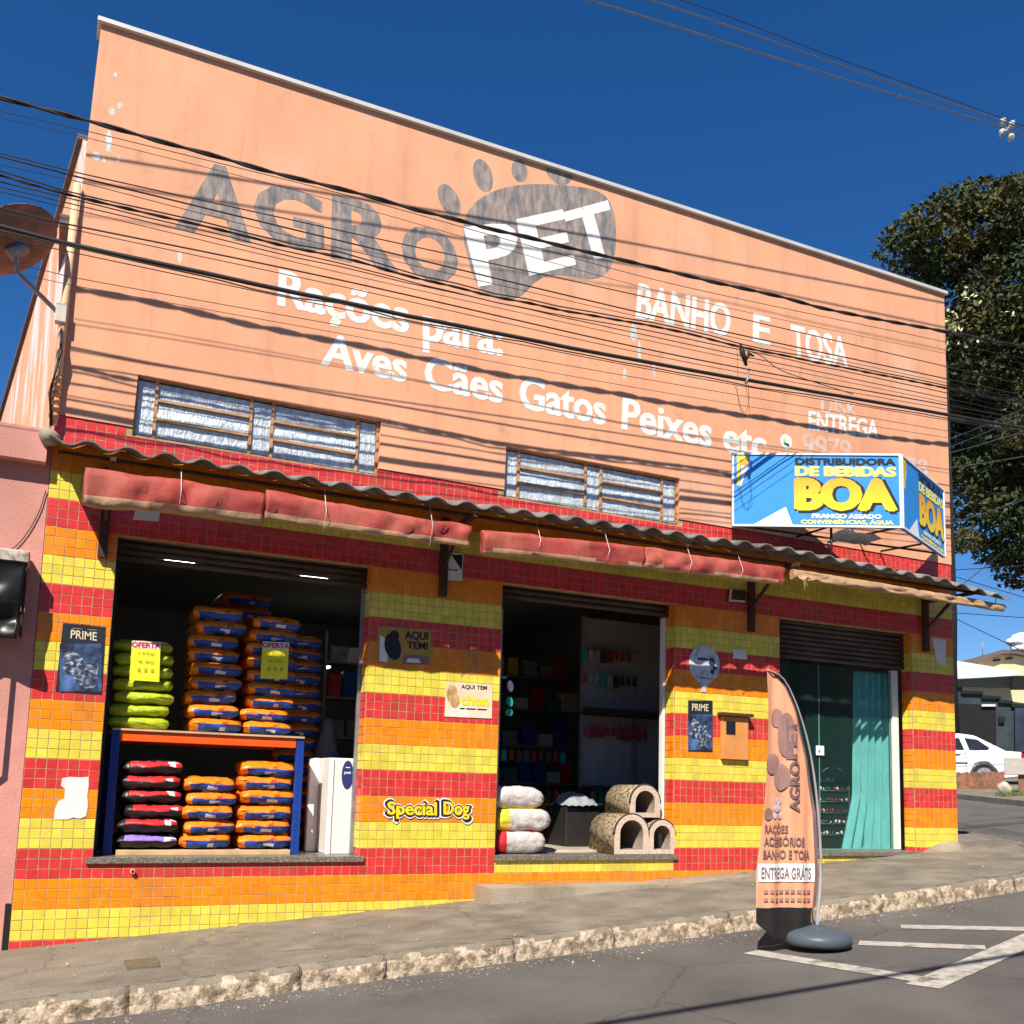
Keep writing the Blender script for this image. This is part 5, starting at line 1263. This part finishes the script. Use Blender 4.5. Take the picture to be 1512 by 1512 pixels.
for (cx, cy, rx, ry) in ((1150, 1182, 5, 6), (1147, 1193, 6, 6), (1143, 1204, 3, 5), (1152, 1204, 4, 5)): bm = bmesh.new(); outline_mesh(bm, [fw(at(cx+rx*math.cos(2*math.pi*k/12), cy+ry*math.sin(2*math.pi*k/12), YB))+Vector((0, .001, 0)) for k in range(12)]); obj('flag_print', bm, M['lilac'], bn)

# =================================================================== ACROSS THE SIDE STREET
E1 = Vector((.63, -.777, 0)); E2 = Vector((.777, .63, 0))
# far pavement and kerb
A_ = Vector((19.47, 8.16)); D_ = Vector((1.53, 2.86)).normalized(); O_ = Vector((D_.y, -D_.x))
bm = bmesh.new()
for i in range(10):
    p = A_ + D_*(-10+3*i); q = p + D_*3
    a, b = p+O_*5, q+O_*5
    quad(bm, [(p.x, p.y, G(p.x)-.02), (a.x, a.y, G(a.x)-.0), (b.x, b.y, G(b.x)-.0), (q.x, q.y, G(q.x)-.02)])
    quad(bm, [(p.x, p.y, G(p.x)-.2), (p.x, p.y, G(p.x)-.02), (q.x, q.y, G(q.x)-.02), (q.x, q.y, G(q.x)-.2)])
bmesh.ops.recalc_face_normals(bm, faces=bm.faces[:])
tag(obj('far_pavement', bm, M['concrete']), kind='structure')
# low brick wall
b0 = far(1380, 1157, 25.5); b1 = far(1484, 1169, 24.2); b0.z = G(b0.x); b1.z = G(b1.x)
bm = bmesh.new(); n = 24; hh = .40
for i in range(n):
    p, q = b0.lerp(b1, i/n), b0.lerp(b1, (i+1)/n)
    prism(bm, [p-Vector((0, 0, .2)), q-Vector((0, 0, .2)), q+Vector((0, 0, hh+.012*(i % 3))), p+Vector((0, 0, hh+.012*(i % 3)))], E2*.18)
tag(obj('low_wall', bm, M['brickw'], loc=tuple(b0)), 'low rough red-brown brick wall in front of the white car', 'wall')
# concrete bench
c0 = far(1483, 1164, 22.6); c0.z = G(c0.x)
t = thing('concrete_bench', 'pale concrete slab bench on a rounded stone at the right edge', 'bench', tuple(c0))
zt = far(1483, 1119, 22.6).z; zb = far(1483, 1143, 22.6).z
s0 = c0 + E1*.02; bm = bmesh.new(); prism(bm, [Vector((s0.x, s0.y, zb)), Vector((s0.x, s0.y, zb))+E1*1.6, Vector((s0.x, s0.y, zt))+E1*1.6, Vector((s0.x, s0.y, zt))], E2*.5); obj('slab', bm, M['concrete'] if False else mat('pale_concrete', (.42, .38, .33), .9, .12, 5), t)
bm = bmesh.new(); prism(bm, [c0+E1*.3+E2*.1-Vector((0, 0, .2)), c0+E1*.75+E2*.1-Vector((0, 0, .2)), Vector(((c0+E1*.75+E2*.1).x, (c0+E1*.75+E2*.1).y, zb-.003)), Vector(((c0+E1*.3+E2*.1).x, (c0+E1*.3+E2*.1).y, zb-.003))], E2*.3); obj('support', bm, M['brickw'], t)
bm = bmesh.new(); bmesh.ops.create_icosphere(bm, subdivisions=3, radius=.15)
for v in bm.verts: v.co = v.co*(1+.25*noise.noise(v.co*8)) + c0 + Vector((0, 0, .09)) - E2*.25
tag(obj('boulder', bm, mat('pale_stone', (.48, .42, .34), .9, .2, 9), smooth=True), 'pale rounded stone under the end of the concrete bench', 'stone')
bm = bmesh.new()
for k in range(160):
    q = far(1490+random.uniform(-8, 22), 1178, 21.4); q.z = G(q.x)-.02; a = random.uniform(0, 6.3); h_ = random.uniform(.05, .16)
    q += Vector((random.uniform(-.3, .3), random.uniform(-.15, .15), 0)); d_ = Vector((math.cos(a), math.sin(a), 0))
    bm.faces.new([bm.verts.new(q - d_*.012), bm.verts.new(q + d_*.012), bm.verts.new(q + d_*.03 + Vector((0, 0, h_)))])
tag(obj('grass_tuft', bm, mat('grass', (.10, .15, .03), .8, .3, 9)), kind='stuff')
# white car, rear part showing
rear = far(1511, 1110, 26.0); cz0 = G(rear.x - 1.4) + .03
car = thing('parked_car', 'white saloon car parked behind the low brick wall, tail to the right', 'car', (rear.x, rear.y, cz0), None, math.atan2(E1.y, E1.x))
# local: +x = rear, origin at the rear end; y away from the viewer is +
def cprism(pts, y0, y1, mi=0, bm=None):
    bm = bm or bmesh.new(); prism(bm, [Vector((x, y0, z)) for x, z in pts], (0, y1-y0, 0), mi); return bm
body = [(-4.2, .28), (-4.25, .55), (-4.1, .74), (-3.3, .88), (-2.85, .93), (-.95, .96), (-.45, .955), (-.06, .93), (0, .85), (.02, .55), (-.03, .30), (-.45, .24)]
# wheel arches cut as polygon notches
def arch_pts(cx): return [(cx+.36*math.cos(a), .24+.34*max(0, math.sin(a))+.05) for a in [math.pi*k/10 for k in range(11)]]
bd = body[:12] + arch_pts(-.95) + [(-1.4, .22), (-3.0, .22)] + arch_pts(-3.45)
cb = cprism(bd, .0, 1.66)
bmesh.ops.bevel(cb, geom=[e for e in cb.edges if abs(e.verts[0].co.y-e.verts[1].co.y) < .01 and e.verts[0].co.z > .5], offset=.05, segments=3, affect='EDGES')
obj('body', cb, M['carw'], car, world=False)
cab = [(-3.2, .90), (-2.55, 1.36), (-2.2, 1.42), (-1.55, 1.43), (-1.15, 1.37), (-.42, .955), (-.5, .90)]
bm = bmesh.new(); a = [bm.verts.new((x, .04 + max(0, (z-.9))*.30, z)) for x, z in cab]; b = [bm.verts.new((x, 1.62 - max(0, (z-.9))*.30, z)) for x, z in cab]
bm.faces.new(a); bm.faces.new(b[::-1])
for i in range(len(a)): bm.faces.new((a[i], b[i], b[(i+1) % len(a)], a[(i+1) % len(a)]))
bmesh.ops.recalc_face_normals(bm, faces=bm.faces[:])
bmesh.ops.bevel(bm, geom=[e for e in bm.edges if e.verts[0].co.z > 1.2 and e.verts[1].co.z > 1.2], offset=.03, segments=2, affect='EDGES')
obj('cabin', bm, M['carw'], car, world=False)
for wn in ([(-2.45, .97), (-1.42, .97), (-1.55, 1.30), (-2.35, 1.30)], [(-1.30, .97), (-.86, .97), (-.80, 1.03), (-1.10, 1.26), (-1.42, 1.31)], [(-3.0, .97), (-2.52, .97), (-2.45, 1.27)]):
    bm = bmesh.new(); a = [Vector((x, .04+(z-.9)*.30-.007, z)) for x, z in wn]; prism(bm, a, (0, .006, 0)); obj('side_window', bm, M['carglass'], car, world=False)
for cx in (-.95, -3.45):
    bm = bmesh.new(); tube(bm, [(cx, .02, .30), (cx, .22, .30)], .30, 26); wh = obj('wheel', bm, M['black'], car, world=False); WL[wh.name] = WL[car.name]
    bm = bmesh.new(); tube(bm, [(cx, .012, .30), (cx, .03, .30)], .20, 20)
    for k in range(7):
        a = 2*math.pi*k/7; tube(bm, [(cx+.04*math.cos(a), .006, .30+.04*math.sin(a)), (cx+.19*math.cos(a), .008, .30+.19*math.sin(a))], .018, 5)
    obj('rim', bm, M['steel'], wh, world=False)
bm = bmesh.new(); box(bm, (-1.72, -.012, .83), (-1.53, .0, .86)); obj('door_handle', bm, M['black'], car, world=False)
obj('rubbing_strip', B(((-3.0, -.012, .60), (-1.35, .0, .635))), M['black'], car, world=False)
obj('tail_light', B(((-.06, -.004, .66), (.03, .35, .88)), bev=.01), M['tail'], car, world=False)
bm = bmesh.new(); box(bm, (-1.395, -.004, .30), (-1.385, .0, .94)); box(bm, (-2.50, -.004, .30), (-2.49, .0, .94)); obj('door_gap', bm, M['black'], car, world=False)
# dark utility pole behind the car
q = far(1411, 1150, 29); q.z = G(q.x)
t = thing('utility_pole', 'tall dark utility pole just beyond the right corner of the shop', 'utility pole', tuple(q))
bm = bmesh.new(); tube(bm, [q, q+Vector((0, 0, 5)), q+Vector((-.03, 0, 13))], [.20, .17, .12], 12); obj('pole', bm, M['dark'], t)
bm = bmesh.new(); box(bm, (q.x-.8, q.y-.05, q.z+11.2), (q.x+.8, q.y+.05, q.z+11.32)); obj('crossarm', bm, M['dark'], t)

def fp(px, py, t): return far(px, py, t)
def slabq(name, px4, t, mt, parent, depth=.3):
    bm = bmesh.new(); P_ = [far(px, py, t) for px, py in px4]; prism(bm, P_, _f.xy.to_3d().normalized()*depth); return obj(name, bm, mt, parent)
q = far(1460, 1120, 34); q.z = G(q.x)
h1 = thing('street_house', 'low house with shade-darkened teal wall, garage opening and a broad white roof fascia', 'house', tuple(q))
slabq('wall', ((1395, 1150), (1540, 1155), (1540, 1042), (1495, 1036), (1478, 1030), (1460, 1024), (1395, 1010)), 34, M['teal'], h1, 4)
slabq('garage_opening', ((1395, 1112), (1471, 1112), (1471, 1041), (1395, 1038)), 33.9, M['dark'], h1, .05)
slabq('garage_lamp', ((1450, 1043), (1470, 1043), (1470, 1040), (1450, 1040)), 33.8, M['whitew'], h1, .05)
slabq('vent', ((1475, 1067), (1484, 1067), (1484, 1058), (1475, 1058)), 33.9, M['dark'], h1, .05)
slabq('tree_shaded_gate', ((1499, 1110), (1540, 1112), (1540, 1045), (1499, 1045)), 33.85, mat('shaded_blue_gate', (.03, .04, .07), .7, .5, 1.5), h1, .05)  # shade of the tree painted into the gate's dark blue
slabq('roof_fascia', ((1395, 1003), (1440, 1001), (1508, 997), (1503, 991), (1440, 980), (1395, 973)), 36, M['whitew'], h1, .4)
slabq('eaves', ((1395, 1012), (1500, 1015), (1498, 998.5), (1420, 1003)), 36.5, mat('grey_soffit', (.25, .24, .2), .9, .1), h1, .3)
slabq('gable_wall', ((1420, 1045), (1512, 1045), (1512, 1012), (1420, 1010)), 37, M['creamw'], h1, 1.5)
slabq('side_opening', ((1495, 1018), (1540, 1018), (1540, 997), (1496, 998)), 35.8, M['dark'], h1, .2)
for (x0, x1, z_) in ((1398, 1422, 1009), (1420, 1452, 1019), (1450, 1478, 1026), (1475, 1496, 1033), (1494, 1530, 1039)):
    slabq('coping_tile', ((x0, z_+5), (x1, z_+6), (x1, z_+2), (x0, z_)), 33.9, M['dark'], h1, .5)
q = far(1485, 1100, 38.8); q.z = G(q.x)
h2 = thing('gabled_house', 'distant cream house with brown gabled roof and two small windows', 'house', tuple(q))
slabq('wall', ((1443, 1120), (1560, 1120), (1560, 975), (1500, 964.5), (1480, 964), (1458, 971), (1443, 978)), 38.8, M['creamw'], h2, 3)
for (a, b) in ((1472, 974.5), (1490.5, 972)): slabq('window', ((a-5, b+2), (a+5, b+1), (a+5, b-1.5), (a-5, b-.5)), 38.7, M['dark'], h2, .05)
slabq('roof', ((1425, 981), (1443, 978), (1480, 965), (1500, 965), (1560, 977), (1560, 971), (1482, 959), (1425, 977)), 38.5, M['roof'], h2, 3.5)
bm = bmesh.new(); tube(bm, [far(1451, 975, 38.8), far(1451, 947, 38.8)], .02, 5); obj('aerial', bm, M['steel'], h2)
# small cloud low over the houses
bm = bmesh.new()
for (px, py, r_) in ((1500, 948, 9), (1510, 942, 10), (1520, 950, 14), (1535, 945, 16), (1506, 958, 9), (1552, 955, 18), (1575, 950, 16)):
    b_ = bmesh.new(); bmesh.ops.create_icosphere(b_, subdivisions=4, radius=r_)
    c_ = far(px, py, 1500)
    for v in b_.verts: v.co = Vector((v.co.x*1.5, v.co.y*1.5, v.co.z*.8))*(1+.25*noise.noise(v.co*.10)+.06*noise.noise(v.co*.3)) + c_
    me_ = bpy.data.meshes.new('tmp'); b_.to_mesh(me_); b_.free(); bm.from_mesh(me_); bpy.data.meshes.remove(me_)
tag(obj('cloud', bm, M['cloud'], smooth=True), kind='structure')

# =================================================================== TREE
tc_ = far(1604, 590, 41.0); base = Vector((tc_.x, tc_.y, G(tc_.x)))
tree = thing('broadleaf_tree', 'large dark green tree with dense crown behind the right corner of the shop', 'tree', tuple(base))
bm = bmesh.new()
fork = base + Vector((0, 0, 7.5))
tube(bm, [base-Vector((0, 0, .2)), base+Vector((.05, 0, 1.5)), fork], [.62, .50, .42], 12)
for k in range(9):
    a = 2*math.pi*k/9 + .3; e = Vector((math.cos(a)*random.uniform(2, 4), math.sin(a)*random.uniform(2, 4), random.uniform(2.5, 6.5)))
    tube(bm, [fork, fork+e*.35+Vector((0, 0, .4)), fork+e*.7, fork+e], [.2, .13, .08, .03], 7)
obj('trunk', bm, M['bark'], tree)
random.seed(21)
CC = tc_; RX, RZ_ = 7.9, 7.6
lobes = []
for k in range(190):
    a = random.uniform(0, 2*math.pi); s = random.uniform(-1, 1); c = math.sqrt(1-s*s); rr = random.uniform(.35, .95)
    # lower skirt is flatter
    lobes.append((CC + Vector((math.cos(a)*c*RX*rr, math.sin(a)*c*RX*rr, s*RZ_*rr)), random.uniform(1.0, 2.05)))
for (px, py, r_) in ((1345, 345, .8), (1325, 372, .7), (1372, 322, .8), (1410, 300, .8), (1450, 292, .9), (1425, 312, .8), (1480, 295, .9), (1360, 395, 1.0), (1400, 440, 1.2), (1420, 560, 1.1), (1430, 700, 1.0), (1450, 780, 1.0), (1420, 800, .6), (1470, 815, .7), (1505, 800, .8), (1418, 640, 1.0), (1440, 500, 1.2), (1415, 740, .8), (1500, 740, 1.1), (1498, 680, 1.0), (1490, 290, .8), (1512, 285, .9), (1450, 380, 1.4), (1490, 420, 1.4), (1500, 360, 1.4), (1460, 340, 1.2), (1395, 385, 1.1), (1480, 460, 1.3), (1380, 360, 1.0)):
    lobes.append((far(px, py, random.uniform(37, 41)), r_*1.3))
V, F = [], []; V2, F2 = [], []
def leaf(p, s, Vl, Fl):
    n = Vector((random.gauss(0, 1), random.gauss(0, 1), random.gauss(.5, 1))).normalized()
    t1 = n.orthogonal().normalized(); t1 = (Matrix.Rotation(random.uniform(0, 6.28), 3, n) @ t1); t2 = n.cross(t1)
    b = len(Vl); Vl.extend([tuple(p - t1*s), tuple(p + t2*s*.55 + n*s*.15), tuple(p + t1*s), tuple(p - t2*s*.55 + n*s*.15)]); Fl.append((b, b+1, b+2, b+3))
for (c, r_) in lobes:
    n_ = int(390*r_*r_)
    for i in range(n_):
        d = Vector((random.gauss(0, 1), random.gauss(0, 1), random.gauss(0, 1))).normalized()
        k = random.uniform(.35, 1)**.5
        p = c + Vector((d.x*r_, d.y*r_, d.z*r_*.62))*k*(1+.3*noise.noise(d*2+c))
        leaf(p - base, random.uniform(.075, .165), V, F)
me = bpy.data.meshes.new('crown'); me.from_pydata(V, [], F); me.materials.append(M['leaf'])
link_mesh('crown', me, tree, (0, 0, 0))
for (px, py, n_) in ((1405, 470, 16), (1412, 485, 14), (1400, 510, 10), (1424, 508, 8), (1430, 436, 10), (1445, 442, 5), (1493, 466, 3)):
    c = far(px, py, 33.0)
    for i in range(n_): leaf(c + Vector((random.gauss(0, .14), random.gauss(0, .14), random.gauss(0, .14))) - base, .085, V2, F2)
me = bpy.data.meshes.new('blossom'); me.from_pydata(V2, [], F2); me.materials.append(M['leafw'])
o = link_mesh('blossom', me, tree, (0, 0, 0)); o['kind'] = 'stuff'
